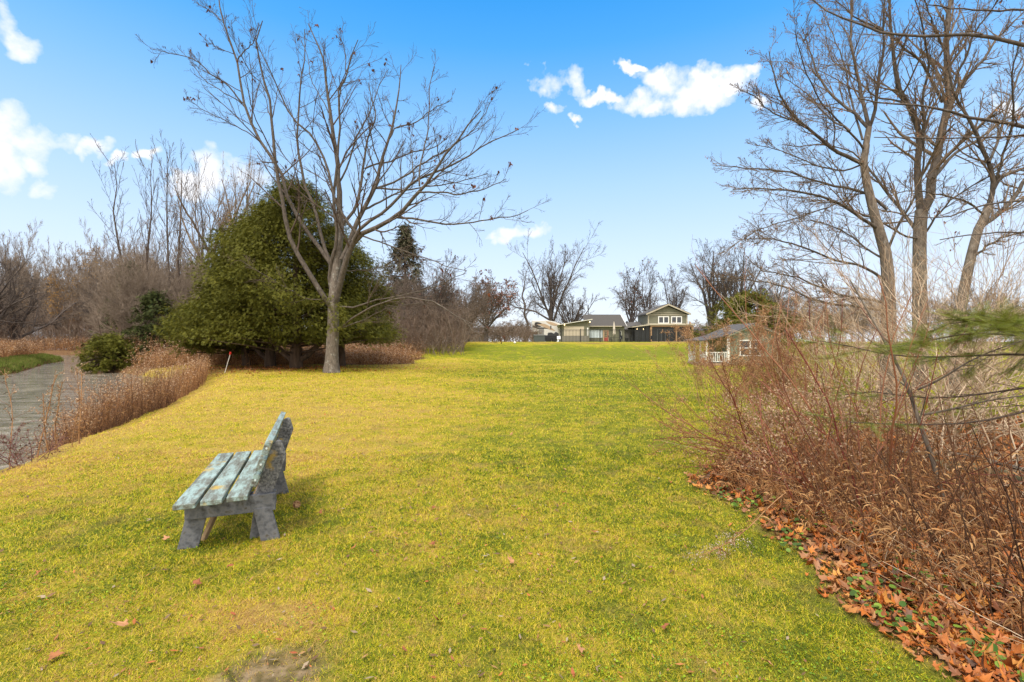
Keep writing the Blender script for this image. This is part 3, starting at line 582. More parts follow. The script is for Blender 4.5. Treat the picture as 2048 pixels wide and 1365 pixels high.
    C = [([(1905, 800), (1910, 700), (1925, 590), (1953, 465), (1968, 440), (1978, 410)], 26, 17, (0, 0)),
      ([(1978, 412), (1989, 373), (1978, 323), (1957, 277), (1932, 228), (1905, 185), (1895, 120), (1870, 60)], 11, 2, (0, -.8)),
      ([(1988, 378), (2000, 354), (2048, 338), (2100, 320)], 8, 4, (0, .5)), ([(1960, 455), (2008, 421), (2048, 366), (2090, 300)], 12, 6, (0, 1)),
      ([(1978, 325), (2000, 270), (2020, 200), (2050, 120), (2080, 40)], 6, 2, (-.3, 1)), ([(1970, 430), (1930, 400), (1880, 390), (1820, 380), (1770, 395)], 5, 1.5, (0, -1.6)),
      ([(1985, 390), (2010, 300), (2030, 240), (2020, 160), (2040, 80)], 6, 2, (0, -2)), ([(1940, 520), (1990, 480), (2060, 460)], 6, 3, (0, -1))]
    Dd = [([(2330, 1060), (2320, 800), (2290, 500), (2240, 250), (2200, 60), (2180, -60)], 60, 30, (0, 0)),
      ([(2230, 160), (2120, 110), (2048, 92), (2009, 82), (1969, 72), (1920, 69), (1871, 74), (1809, 72), (1763, 66), (1717, 46), (1674, 34), (1652, 22), (1625, 0)], 10, 2.5, (0, .8)),
      ([(2260, 330), (2120, 270), (2048, 252), (1994, 243), (1945, 237), (1902, 225), (1865, 212), (1825, 209), (1754, 206), (1717, 197)], 10, 2.2, (0, -.5)),
      ([(2270, 360), (2120, 262), (2048, 271), (1963, 277), (1809, 277), (1748, 275)], 5.5, 1.8, (0, .3)), ([(2210, 90), (2100, 30), (2048, 18), (1980, 22), (1900, 18), (1850, 10)], 6, 2, (0, 0)),
      ([(2290, 480), (2150, 400), (2048, 400), (1960, 410), (1880, 440), (1800, 430)], 6, 1.8, (0, .4)), ([(2300, 560), (2150, 470), (2048, 465), (1950, 468), (1880, 480)], 5.5, 1.8, (0, -.4))]
    lv = [(20, .12, 1.0, .6, .26, 6, .10, .05, .45, .0065, 5, None), (9, .15, 1.0, .6, .42, 5, .13, .04, .6, .0045, 3, None), (4, .25, 1, .6, .45, 4, .15, .04, .7, .0034, 3, None)]
    lvB = [(20, .12, 1.0, .6, .24, 6, .10, .06, .5, .009, 5, None), (7, .15, 1.0, .6, .42, 5, .13, .04, .6, .0055, 3, None), (4, .25, 1, .6, .45, 4, .15, .04, .7, .004, 3, None)]
    lvD = [(14, .25, 1.0, .7, .14, 5, .10, .05, .4, .004, 4, None), (5, .2, 1.0, .6, .4, 4, .12, .03, .6, .0022, 3, None)]
    LF = islands('clinging_leaves', [(.12, .05, .03), (.26, .10, .05), (.34, .17, .07), (.10, .05, .04)], .7, .1)
    trace_tree('bare_tree', 13, slim(A, .84), 'bare tree with spreading arched limbs, nearest trunk behind the red stemmed shrubs', 'tree', (BK_RIGHT, BK_RTWIG), g, lv, leaves=520, leafsize=.032, leafmat=LF, group='bare trees on the right')
    trace_tree('bare_tree', 16.5, slim(B, .86), 'tallest bare tree on the right, thick straight trunk forking low into heavy upright limbs', 'tree', (BK_RIGHT, BK_RTWIG), g, lvB, leaves=300, leafsize=.035, leafmat=LF, group='bare trees on the right')
    trace_tree('bare_tree', 15, slim(C, .84), 'leaning bare tree at the right edge, right of the thick forked trunk', 'tree', (BK_RIGHT, BK_RTWIG), g, lvB, leaves=120, leafsize=.035, leafmat=LF, group='bare trees on the right')
    trace_tree('bare_tree', 7.5, Dd, 'near bare tree beyond the right edge whose long thin branches cross the sky', 'tree', (BK_RIGHT, BK_RTWIG), g, lvD, leaves=60, leafsize=.03, leafmat=LF, group='bare trees on the right')
build_right_trees()

def wild_tree(H, g, style='round', trunk_r=.3, spread=.75, twig=.02):
    """bare tree at the origin: trunk group and branch groups"""
    n = 9; z = np.linspace(0, 1, n); th = {'round': .30, 'tall': .93, 'wide': .22, 'gnarl': .34}[style]
    T = np.stack([np.cumsum(g.normal(size=n)) * .008 * H, np.cumsum(g.normal(size=n)) * .008 * H, z * th * H], -1)[None]; T[:, 0, :2] = 0
    R = (trunk_r * np.linspace(1, {'round': .6, 'tall': .12, 'wide': .7, 'gnarl': .65}[style], n))[None]; R[:, 0] *= 1.3
    if style == 'tall':
        a = spawn(T, R, 17, .25, 1.0, .45, .12, .30, 8, .05, .10, .30, g, twig * 1.3); b = spawn(*a, 6, .15, 1, .45, .15, .38, 6, .07, .08, .6, g, twig); c = spawn(*b, 4, .2, 1, .5, .2, .4, 4, .1, .04, .7, g, twig * .8)
        return (T, R, 8), [(*a, 6), (*b, 4), (*c, 3)]
    wn = .17 if style == 'gnarl' else .085
    nA = 7 if style == 'gnarl' else 10
    a = spawn(T, R, nA + 2, .40, 1.0, spread * .85, .32, None, 10, wn, .035 if style != 'wide' else .015, .48, g, twig * 1.8, .22, absl=H * .88)
    b = spawn(*a, 8, .18, 1, .68, .2, .48, 8, wn, .03, .5, g, twig * 1.2, .35); c = spawn(*b, 7, .15, 1, .72, .2, .48, 5, wn * 1.2, .02, .6, g, twig * .9); d = spawn(*c, 8 if style != 'gnarl' else 6, .2, 1, .7, .25, .5, 4, wn * 1.3, .03, .7, g, twig * .62)
    return (T, R, 8), [(*a, 6), (*b, 5), (*c, 3), (*d, 3)]

def far_tree(name, px, by, D, topy, width, label, g, style='round', mat=None, leaves=0, lmat=None, lsize=.09, spread=.75, tr=.35, twig=None, cat='tree', group=None, lean=0):
    base = P(px, by, D); gz = float(height(base[0], D)); H0 = CH - (topy - 682.5) / F * D - gz; twig = twig or D / F * .24
    t, grp = wild_tree(10.0, g, style, tr, spread, twig)
    allp = np.vstack([x[0].reshape(-1, 3) for x in grp]); top = np.percentile(allp[:, 2], 99.7); wd = np.percentile(allp[:, 0], 99.3) - np.percentile(allp[:, 0], .7)
    cx = (np.percentile(allp[:, 0], 99.3) + np.percentile(allp[:, 0], .7)) / 2
    S = np.array([width / F * D / wd, width / F * D / wd, H0 / top])
    f = lambda p: (p * S + np.stack([lean * p[..., 2] * S[2] - cx * S[0] * (p[..., 2] / top), 0 * p[..., 2], 0 * p[..., 2]], -1))
    rt = empty(name, (base[0], D, gz), label, cat, group)
    V, Fs = tubes([(f(t[0]), t[1], t[2])]); mesh('trunk', V, [Fs], mat or BK_FAR, rt, smooth_=True)
    V, Fs = tubes([(f(p), r, k) for p, r, k in grp]); mesh('branches', V, [Fs], mat or BK_FAR, rt)
    if leaves:
        q = f(grp[-1][0]); O = q[g.integers(0, len(q), leaves), -1]; X, Y, Z = frames(rand_dirs(leaves, g), g)
        V, Fs = inst(MT, MF, O, X, Y, Z, g.uniform(.6, 1.3, leaves) * lsize); mesh('dead_leaves', V, [Fs], lmat, rt)
    return rt
LF_RUST = islands('rust_leaves', [(.20, .08, .05), (.30, .14, .09), (.15, .07, .05)], .8, .1)
LF_GOLD = islands('golden_twig_leaves', [(.36, .20, .05), (.44, .26, .08), (.26, .15, .06)], .8, .1)
def build_far_trees():
    G = np.random.default_rng
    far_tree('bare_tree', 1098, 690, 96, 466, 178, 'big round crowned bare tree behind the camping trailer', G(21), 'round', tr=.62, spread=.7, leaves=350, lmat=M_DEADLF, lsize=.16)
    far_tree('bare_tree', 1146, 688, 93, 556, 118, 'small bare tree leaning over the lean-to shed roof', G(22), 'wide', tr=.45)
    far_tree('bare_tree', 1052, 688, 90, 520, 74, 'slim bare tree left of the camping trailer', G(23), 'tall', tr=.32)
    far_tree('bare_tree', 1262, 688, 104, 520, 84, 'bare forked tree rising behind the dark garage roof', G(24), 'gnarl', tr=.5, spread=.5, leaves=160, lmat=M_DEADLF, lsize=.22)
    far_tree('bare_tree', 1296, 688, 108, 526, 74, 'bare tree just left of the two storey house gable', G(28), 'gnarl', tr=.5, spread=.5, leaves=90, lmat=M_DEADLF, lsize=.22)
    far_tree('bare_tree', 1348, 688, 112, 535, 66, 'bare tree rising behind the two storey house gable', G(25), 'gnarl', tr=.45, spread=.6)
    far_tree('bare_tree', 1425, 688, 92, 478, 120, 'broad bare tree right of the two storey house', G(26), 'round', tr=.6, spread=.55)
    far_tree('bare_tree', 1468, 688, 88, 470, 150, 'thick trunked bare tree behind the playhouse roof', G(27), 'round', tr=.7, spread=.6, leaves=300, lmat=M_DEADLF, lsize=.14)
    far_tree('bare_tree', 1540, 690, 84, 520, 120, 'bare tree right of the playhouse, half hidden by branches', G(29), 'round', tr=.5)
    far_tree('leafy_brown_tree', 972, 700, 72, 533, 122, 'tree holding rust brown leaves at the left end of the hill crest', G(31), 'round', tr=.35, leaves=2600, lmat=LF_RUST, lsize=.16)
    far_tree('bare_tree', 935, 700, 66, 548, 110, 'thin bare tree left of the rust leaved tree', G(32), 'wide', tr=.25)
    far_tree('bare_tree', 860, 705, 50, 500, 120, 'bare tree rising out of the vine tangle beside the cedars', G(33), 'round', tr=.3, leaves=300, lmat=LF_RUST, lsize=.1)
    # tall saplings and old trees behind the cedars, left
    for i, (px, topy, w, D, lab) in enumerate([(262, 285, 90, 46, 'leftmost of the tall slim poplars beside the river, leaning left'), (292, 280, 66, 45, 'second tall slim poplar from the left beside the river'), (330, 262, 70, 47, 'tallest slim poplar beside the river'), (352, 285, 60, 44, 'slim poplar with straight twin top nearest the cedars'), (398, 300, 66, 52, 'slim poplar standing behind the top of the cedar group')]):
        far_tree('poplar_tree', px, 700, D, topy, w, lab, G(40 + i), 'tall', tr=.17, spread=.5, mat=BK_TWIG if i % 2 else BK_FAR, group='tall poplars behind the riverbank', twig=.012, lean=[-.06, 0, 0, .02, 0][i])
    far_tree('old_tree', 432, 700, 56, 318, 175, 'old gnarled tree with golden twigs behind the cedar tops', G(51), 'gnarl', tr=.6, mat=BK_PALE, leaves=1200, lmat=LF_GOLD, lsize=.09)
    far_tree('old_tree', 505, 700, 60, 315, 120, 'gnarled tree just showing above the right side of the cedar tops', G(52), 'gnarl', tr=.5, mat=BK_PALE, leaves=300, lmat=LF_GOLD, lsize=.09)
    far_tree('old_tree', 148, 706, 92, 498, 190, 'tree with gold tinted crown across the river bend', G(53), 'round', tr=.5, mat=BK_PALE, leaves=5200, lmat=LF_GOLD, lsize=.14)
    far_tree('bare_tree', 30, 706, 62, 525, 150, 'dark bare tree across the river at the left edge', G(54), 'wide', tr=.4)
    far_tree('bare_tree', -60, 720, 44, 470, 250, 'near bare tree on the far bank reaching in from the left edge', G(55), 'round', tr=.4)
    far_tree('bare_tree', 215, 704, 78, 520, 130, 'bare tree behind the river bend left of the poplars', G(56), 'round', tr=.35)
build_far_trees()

def build_woodland():                        # dense far wood that reads as one mass
    G = np.random.default_rng(60); protos = [wild_tree(10, G, s, .17, .85, .012) for s in ('round', 'wide', 'round')]
    def mass(name, spots, label, mat, seed, lmat=None, leaves=0):
        g = np.random.default_rng(seed); grp = []; ends = []
        for (x, y, H, W) in spots:
            t, gr = protos[g.integers(0, 3)]; z0 = float(height(x, y)); th = g.uniform(0, 2 * pi); c, s = cos(th), sin(th); Rm = np.array([[c, -s, 0], [s, c, 0], [0, 0, 1]])
            for (p, r, k) in [t] + gr: grp.append(((p @ Rm.T) * np.array([W / 10, W / 10, H / 10]) + np.array([x, y, z0]), np.maximum(r * H / 14, y / F * .16), min(k, 3)))
            ends.append(grp[-1][0][:, -1])
        V, Fs = tubes(grp); o = mesh(name, V, [Fs], mat); tag(o, label, 'woodland', kind='stuff')
        return np.vstack(ends)
    g = np.random.default_rng(61); sp = []
    for i in range(120):
        D = g.uniform(58, 125); px = g.uniform(-140, 480); x = (px - 1024) / F * D
        if inside(np.array([x]), np.array([D]), RIV)[0] or seg_dist(np.array([x]), np.array([D]), RIV, True)[0] < 3: continue
        sp.append((x, D, g.uniform(12, 19) * D / 85, g.uniform(9, 13)))
    for i in range(34):
        D = g.uniform(42, 56); px = g.uniform(235, 440); sp.append(((px - 1024) / F * D, D, g.uniform(6, 10.5), g.uniform(6, 9)))
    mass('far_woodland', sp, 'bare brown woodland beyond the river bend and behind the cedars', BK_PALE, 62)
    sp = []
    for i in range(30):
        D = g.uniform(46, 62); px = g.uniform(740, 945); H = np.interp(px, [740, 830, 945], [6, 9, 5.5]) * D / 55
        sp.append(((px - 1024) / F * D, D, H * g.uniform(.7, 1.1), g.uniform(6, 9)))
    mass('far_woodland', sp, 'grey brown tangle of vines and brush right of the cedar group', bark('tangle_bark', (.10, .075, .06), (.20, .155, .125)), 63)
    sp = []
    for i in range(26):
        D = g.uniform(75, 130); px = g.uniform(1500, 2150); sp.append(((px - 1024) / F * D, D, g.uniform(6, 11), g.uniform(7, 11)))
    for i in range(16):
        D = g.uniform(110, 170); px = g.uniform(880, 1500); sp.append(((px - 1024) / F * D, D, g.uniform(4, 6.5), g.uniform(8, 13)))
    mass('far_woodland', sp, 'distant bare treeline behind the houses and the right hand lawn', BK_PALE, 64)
build_woodland()
def build_understory():
    for seed, n, px0, px1, D0, D1, h0, h1, lab in ((65, 1500, -180, 470, 58, 120, 5, 11, 'grey brown saplings filling the far riverside wood'), (66, 700, 225, 430, 40, 58, 2.5, 6, 'tangled saplings beside the cedars and the river'), (68, 260, 925, 1078, 74, 92, 1.5, 3.8, 'low bare brush along the crest left of the camping trailer'), (67, 900, 730, 930, 42, 60, 2.0, 5.0, 'thin grey saplings and vines right of the cedars')):
        g = np.random.default_rng(seed); D = g.uniform(D0, D1, n); x = (g.uniform(px0, px1, n) - 1024) / F * D; k = ~inside(x, D, RIV) & (seg_dist(x, D, RIV, True) > 1); x, D = x[k], D[k]; n = len(x)
        z = height(x, D); p = np.stack([x, D, z], -1); d = nrm(np.stack([g.normal(size=n) * .35, g.normal(size=n) * .35, np.ones(n)], -1)); pts = [p]; L = g.uniform(h0, h1, n) * (D / (D0 + D1) * 2) ** .5
        for _ in range(8): d = nrm(d + g.normal(size=(n, 3)) * .12); p = p + d * (L / 8)[:, None]; pts.append(p)
        A = np.stack(pts, 1); R = (D / F * .30)[:, None] * np.linspace(1.5, .5, 9)[None]; rm = float(D.mean() / F * .13)
        b = spawn(A, R, 8, .15, 1, .6, .2, .35, 6, .1, .03, .6, g, rm); c = spawn(*b, 5, .2, 1, .6, .2, .42, 4, .1, .02, .7, g, rm)
        V, Fs = tubes([(A, R, 4), (*b, 3), (*c, 3)]); tag(mesh('sapling_thicket', V, [Fs], islands('thicket_bark', [(.13, .095, .075), (.20, .15, .115), (.26, .20, .155), (.16, .10, .07)], .9)), lab, 'thicket', kind='stuff')
build_understory()

# ------------------------------------------------------------------ evergreens
def frond_template(n=7, w=.09):              # flat drooping spray: leaflets fanned along an axis
    V, Fs = [], []
    for i in range(n):
        t = i / (n - 1); x0 = t * .7; s = 1 if i % 2 else -1; a = s * (.95 - .6 * t) ; L = .5 - .12 * t
        if i == n - 1: a = 0
        d = np.array([cos(a), sin(a), -.15]); p = np.array([-sin(a), cos(a), 0]) * w; b = np.array([x0, 0, -.08 * t * t * 2]); k = len(V)
        V += [b, b + d * L * .5 + p, b + d * L, b + d * L * .5 - p]; Fs.append((k, k + 1, k + 2, k + 3))
    return np.array(V), Fs
FT, FF = frond_template()
M_CEDAR = islands('cedar_foliage', [(.012, .022, .005), (.035, .05, .007), (.07, .085, .009), (.15, .14, .013), (.05, .06, .010), (.10, .10, .016)], .75, .2, .15, big=(1.1, .55, (.18, .16, .02)))
M_DARKCON = islands('dark_conifer_foliage', [(.018, .030, .008), (.04, .055, .012), (.065, .07, .018)], .75, .1, .15)
M_CBARK = noisy('cedar_bark', [(.035, .022, .015), (.10, .065, .045)], 8, .95, .5, stretch=(1, 1, .2))
def cedar(name, X, Y, H, R, z0, g, label, nclump=520, per=34, fr=.27, mat=None, top=.55, cat='tree', group=None, trunks=1, base_z=None, low=.9):
    gz = float(height(X, Y)); rt = empty(name, (X, Y, gz), label, cat, group)
    u = g.uniform(0, 1, nclump); zc = z0 + (H - z0) * u ** 1.15; ph = g.uniform(0, 2 * pi, nclump)
    prof = lambda z: R * np.clip(1 - ((z - z0) / (H - z0)), 0.01, 1) ** top * np.clip(low + (1 - low) * (z - z0) / (.25 * (H - z0)), 0, 1)
    lump = 1 + .21 * np.sin(ph * 3 + zc * 1.3) + .10 * np.sin(ph * 7 - zc * 2.1); rr = prof(zc) * lump * np.where(g.random(nclump) < .75, g.uniform(.74, 1.15, nclump), g.uniform(.35, .85, nclump))
    C = np.stack([rr * np.cos(ph), rr * np.sin(ph), zc], -1)
    n = nclump * per; Cc = np.repeat(C, per, 0); cs = np.repeat(g.uniform(.28, .62, nclump), per)[:, None] * (R / 4.5) ** .5
    off = g.normal(size=(n, 3)) * cs * np.array([.62, .62, .5]); O = Cc + off; outd = nrm(np.stack([Cc[:, 0], Cc[:, 1], 0 * Cc[:, 0]], -1))
    Xd = nrm(outd * 1.0 + g.normal(size=(n, 3)) * .55 + np.array([0, 0, -.35])); Zt = nrm(np.array([0, 0, 1.]) + outd * .3 + g.normal(size=(n, 3)) * .5); Yd = nrm(np.cross(Zt, Xd)); Zd = np.cross(Xd, Yd)
    k = O[:, 2] > z0 - .35 + .25 * np.sin(ph.repeat(per) * 5); V, Fs = inst(FT, FF, O[k], Xd[k], Yd[k], Zd[k], g.uniform(.6, 1.25, k.sum()) * fr)
    mesh('crown', V, [Fs], mat or M_CEDAR, rt)
    # trunk(s) and the boughs that carry the crown
    grp = []; tr = .024 * H + .05
    T = np.stack([np.zeros(8), np.zeros(8), np.linspace(-.05, H * .93, 8)], -1); T[1:, :2] += np.cumsum(g.normal(size=(7, 2)) * .04, 0); Rt = np.linspace(tr, .03, 8); Rt[0] *= 1.25; grp.append((T[None], Rt[None], 10))
    mt = []
    for j in range(trunks - 1):
        a = g.uniform(0, 2 * pi) if trunks > 3 else [pi * .96, .1, 1.6][j % 3]; t = np.linspace(0, 1, 8); rad_ = R * .62 * t ** .8
        T2 = np.stack([np.cos(a) * rad_, np.sin(a) * rad_, .35 + t * 2.6 + 1.1 * t * t], -1); T2[0] = (0, 0, .3); mt.append(T2)
    if mt: grp.append((np.stack(mt), np.tile(np.linspace(tr * .62, tr * .2, 8), (len(mt), 1)), 8))
    V, Fs = tubes(grp); mesh('trunk', V, [Fs], M_CBARK, rt, smooth_=True)
    sel = C[g.integers(0, nclump, 150)]; a0 = np.stack([0 * sel[:, 0], 0 * sel[:, 0], np.maximum(sel[:, 2] - .15 * np.hypot(sel[:, 0], sel[:, 1]), .8)], -1)
    t = np.linspace(0, 1, 6)[None, :, None]; Pb = a0[:, None] * (1 - t) + sel[:, None] * t; Pb[:, 1:-1] += g.normal(size=(150, 4, 3)) * .06; Rb = np.tile(np.linspace(.05, .012, 6), (150, 1))
    V, Fs = tubes([(Pb, Rb, 4)]); mesh('boughs', V, [Fs], M_CBARK, rt)
    return rt
def build_evergreens():
    G = np.random.default_rng; gr = 'cedars growing together behind the bare tree'
    cedar('cedar_tree', -12.6, 28.2, 10.7, 4.9, 1.65, G(71), 'tallest cedar of the group, forked trunk nearest the bare tree', 800, 82, .165, trunks=3, group=gr)
    cedar('cedar_tree', -15.0, 30.0, 9.9, 4.6, 1.7, G(72), 'middle cedar of the group, left of the tallest one', 700, 74, .165, trunks=2, group=gr)
    cedar('cedar_tree', -16.9, 30.8, 7.4, 3.5, 1.5, G(73), 'lower left cedar of the group, nearest the river', 560, 64, .165, trunks=1, group=gr, top=.5)
    cedar('cedar_tree', -10.8, 30.6, 7.9, 3.2, 1.65, G(74), 'right hand cedar of the group, behind the bare tree trunk', 540, 62, .165, trunks=1, group=gr, top=.45)
    cedar('cedar_tree', -18.5, 31.6, 5.4, 2.4, .9, G(78), 'short cedar with foliage almost to the ground at the left foot of the group', 320, 34, trunks=1, group=gr, top=.5)
    cedar('juniper_shrub', -29.8, 36.0, 2.75, 1.9, .35, G(75), 'olive green evergreen shrub leaning over the river bank', 220, 30, .22, top=.5, cat='shrub', trunks=2)
    cedar('juniper_tree', -28.4, 38.5, 5.4, 2.3, .2, G(76), 'dark narrow evergreen between the riverside shrub and the cedars', 260, 26, .26, mat=M_DARKCON, top=.6)
    cedar('spruce_tree', -12.6, 57, 14.0, 4.2, 1.5, G(77), 'dark pointed spruce rising out of the tangle right of the cedars', 420, 20, .42, mat=islands('vine_grown_spruce', [(.05, .05, .025), (.09, .075, .045), (.13, .10, .07), (.06, .07, .03)], .85), top=1.0, trunks=1)
    cedar('spruce_tree', -39.5, 50, 9.6, 2.6, 1.0, G(79), 'dark rounded spruce behind the brush left of the poplars', 200, 20, .5, mat=M_DARKCON, top=.7)
    cedar('cedar_tree', 24.5, 50, 5.2, 4.6, .2, G(80), 'dark green cedar bush behind the playhouse', 300, 24, .4, mat=M_CEDAR, top=.5)
build_evergreens()

# ------------------------------------------------------------------ brush and weeds
def ribbons(Pp, W, side):                    # P[M,N,3], widths [N], side vectors [M,3]
    M, N, _ = Pp.shape; a = Pp - side[:, None] * W[None, :, None]; b = Pp + side[:, None] * W[None, :, None]; V = np.stack([a, b], 2).reshape(-1, 3)
    base = (np.arange(M) * N * 2)[:, None] + (np.arange(N - 1) * 2)[None]; return V, np.stack([base, base + 1, base + 3, base + 2], -1).reshape(-1, 4)
def stalks(x, y, h, g, lean=.12, n=7, r=.004, zz=None, bias=(0, 0)):
    M = len(x); z = height(x, y) if zz is None else zz; p = np.stack([x, y, z - .02], -1); d = nrm(np.stack([g.normal(size=M) * lean + bias[0], g.normal(size=M) * lean + bias[1], np.ones(M)], -1)); pts = [p]
    for _ in range(n - 1):
        d = nrm(d + g.normal(size=(M, 3)) * .09); p = p + d * (h / (n - 1))[:, None]; pts.append(p)
    return np.stack(pts, 1), np.linspace(1, .5, n)[None] * (r * g.uniform(.5, 1.5, M))[:, None]
def plumes(Pp, g, per, L, spread, size):     # fluffy seed heads at the stalk tips
    tip = Pp[:, -1]; d = nrm(Pp[:, -1] - Pp[:, -2]); O = np.repeat(tip, per, 0) - np.repeat(d, per, 0) * (g.random(len(tip) * per) ** .8 * L)[:, None]; O += g.normal(size=O.shape) * spread
    X, Y, Z = frames(rand_dirs(len(O), g), g); T = np.array([(0, 0, 0), (.5, .28, .1), (1, 0, 0), (.5, -.28, -.1)]); return inst(T, [(0, 1, 2, 3)], O, X, Y, Z, g.uniform(.5, 1.4, len(O)) * size)
def drooping(Pp, g, per, L, w, t0=.2):       # narrow dead leaves hanging from the stalks
    M, N, _ = Pp.shape; t = g.uniform(t0, .95, (M, per)) * (N - 1); i = t.astype(int); f = (t - i)[..., None]; mm = np.arange(M)[:, None]
    b = (Pp[mm, i] * (1 - f) + Pp[mm, np.minimum(i + 1, N - 1)] * f).reshape(-1, 3); K = len(b); hd = rand_dirs(K, g); hd[:, 2] = np.abs(hd[:, 2]) * .4; d = nrm(hd); pts = [b]; p = b; ln = L * g.uniform(.5, 1.3, K)
    for j in range(4):
        p = p + d * (ln / 4)[:, None]; d = nrm(d + np.array([0, 0, -.55]) + g.normal(size=(K, 3)) * .25); pts.append(p)
    Q = np.stack(pts, 1); side = nrm(np.cross(Q[:, -1] - Q[:, 0], rand_dirs(K, g))); return ribbons(Q, np.array([.5, 1, .9, .6, .1]) * w, side)
M_STALK = islands('dead_weed_stalks', [(.18, .08, .035), (.29, .14, .06), (.40, .22, .10), (.12, .05, .025)], .85)
M_PLUME = islands('seed_fluff', [(.36, .22, .13), (.48, .32, .20), (.28, .16, .09), (.56, .40, .27)], .9, .3)
M_DROOP = islands('withered_leaves', [(.28, .12, .045), (.42, .21, .08), (.52, .31, .14), (.18, .08, .035)], .85, .3)
M_BLACKST = islands('dark_weed_stalks', [(.04, .02, .012), (.08, .04, .02), (.13, .06, .03)], .8)
def cat_mesh(parts):
    Vs, Fq, Ft, o = [], [], [], 0
    for V, Fs in parts:
        Fs = np.asarray(Fs); (Fq if Fs.shape[1] == 4 else Ft).append(Fs + o); Vs.append(V); o += len(V)
    return np.vstack(Vs), [np.vstack(f) for f in (Fq, Ft) if f]
def weed_patch(name, x, y, h, g, label, droop=6, plume=14, r=.0035, lean=.12, size=.03, pl=.22, bias=(0, 0), smat=None, dl=.10, dw=.005, cat='weeds', kind='stuff', spread=.04, loc=None):
    Pp, R = stalks(x, y, h, g, lean, 7, r, bias=bias); V, Fs = tubes([(Pp, R, 3)])
    o = mesh(name, V, [Fs], smat or M_STALK); tag(o, label, cat, kind=kind)
    if droop: V, Fs = drooping(Pp, g, droop, dl, dw); mesh('dead_leaves', V, [Fs], M_DROOP, o)
    if plume:
        V, Fs = plumes(Pp, g, plume, pl, spread, size); mesh('seed_heads', V, [Fs], M_PLUME, o)
    return o
def build_left_brush():
    g = np.random.default_rng(81)
    # thick goldenrod stand on the near bank
    def along(n, y0, y1, off0, off1):
        y = g.uniform(y0, y1, n); xb = np.interp(y, RB[:, 1], RB[:, 0]); return xb + g.uniform(off0, off1, n) - .15, y
    x, y = along(1500, 9.3, 15.2, -1.1, .15); h = np.interp(y, [9.2, 9.8, 10.6, 13.5, 15], [.75, 1.0, 1.22, 1.25, 1.2]) * g.uniform(.55, 1.18, len(x))
    weed_patch('goldenrod_thicket', x, y, h, g, 'dense stand of dead brown goldenrod between the lawn edge and the river', 9, 9, .0050, .12, .030, .20, dl=.09, smat=islands('goldenrod_stalks', [(.12, .06, .03), (.20, .10, .05), (.28, .15, .08), (.09, .045, .03)], .85))
    x, y = along(1500, 15.0, 26.5, -1.8, .1); h = np.interp(y, [15, 19, 26], [1.25, 1.35, 1.0]) * g.uniform(.7, 1.15, len(x))
    weed_patch('goldenrod_thicket', x, y, h, g, 'further dead goldenrod lining the bank towards the cedars', 6, 7, .006, .12, .045, .25, dl=.12, dw=.008)
    n = 1600; y = g.uniform(30.5, 36, n); x = g.uniform(-24, -13, n); k = ~inside(x, y, RIV); x, y = x[k], y[k]; weed_patch('tall_dead_grass', x, y, g.uniform(.7, 1.4, len(x)), g, 'dark brown dead grass behind and under the cedars', 4, 4, .008, .15, .06, .3, dl=.2, dw=.012)
    # single stalks standing against the water
    for i, (px, py, ty, lab) in enumerate([(38, 905, 735, 'leftmost tall dead stalk with ragged leaves standing in front of the river'), (90, 888, 752, 'second tall dead stalk from the left edge, ragged seeds along its stem'), (130, 880, 765, 'short dead stalk between the ragged ones and the goldenrod stand'), (158, 872, 735, 'tall dead goldenrod stalk with feathered top in front of the river'), (172, 862, 745, 'thin stalk just left of the dense goldenrod stand'), (112, 865, 790, 'thin pale stalk low in front of the river')]):
        D = CH * F / (py - 682.5) ; x = (px - 1024) / F * D - .12; H = CH - (ty - 682.5) / F * D + .25; gz = float(height(x, D)); rt = empty('dead_stalk', (x, D, gz), lab, 'plant', 'single dead stalks by the river')
        Pp, R = stalks(np.zeros(1), np.zeros(1), np.array([H - gz - .2]), g, .06, 9, .008, zz=np.zeros(1)); br = spawn(Pp, R, 9, .35, 1, .75, .15, .22, 5, .08, .05, .6, g, .003)
        V, Fs = tubes([(Pp, R, 5), (*br, 3)]); mesh('stem', V, [Fs], M_STALK, rt)
        V, Fs = cat_mesh([drooping(Pp, g, 26, .07, .006, .1)]); mesh('dead_leaves', V, Fs, M_BLACKST if i in (0, 1) else M_DROOP, rt)
        V, Fs = plumes(br[0], g, 12, .12, .016, .028); mesh('seed_heads', V, [Fs], M_PLUME, rt)
    for i, (px, py, H, W, lab) in enumerate([(10, 920, .62, .8, 'low bare bramble with purplish stems at the left edge of the bank'), (60, 905, .45, .6, 'small bare bramble beside the ragged stalks')]):
        D = CH * F / (py - 682.5); x = (px - 1024) / F * D - .15; rt = empty('bramble', (x, D, float(height(x, D))), lab, 'shrub', 'small brambles by the river'); m = 9
        Pp, R = stalks(g.normal(size=m) * .12, g.normal(size=m) * .12, np.full(m, H * 1.3), g, .6, 7, .005, zz=np.zeros(m)); b = spawn(Pp, R, 7, .2, 1, .8, .2, .4, 5, .15, .02, .7, g, .0025); c = spawn(*b, 4, .2, 1, .8, .2, .4, 3, .1, 0, .7, g, .002)
        V, Fs = tubes([(Pp, R, 4), (*b, 3), (*c, 3)]); mesh('stems', V, [Fs], islands('purple_stems', [(.12, .05, .045), (.20, .10, .08), (.16, .07, .07)], .8), rt); V, Fs = drooping(b[0], g, 2, .04, .01); mesh('dead_leaves', V, [Fs], M_BLACKST, rt)
    # brush beyond the river and round the bend
    n = 9000; y = g.uniform(28, 66, n); px = g.uniform(-200, 130, n); x = (px - 1024) / F * y; k = ~inside(x, y, RIV) & (seg_dist(x, y, LB) > 1.2); x, y = x[k], y[k]
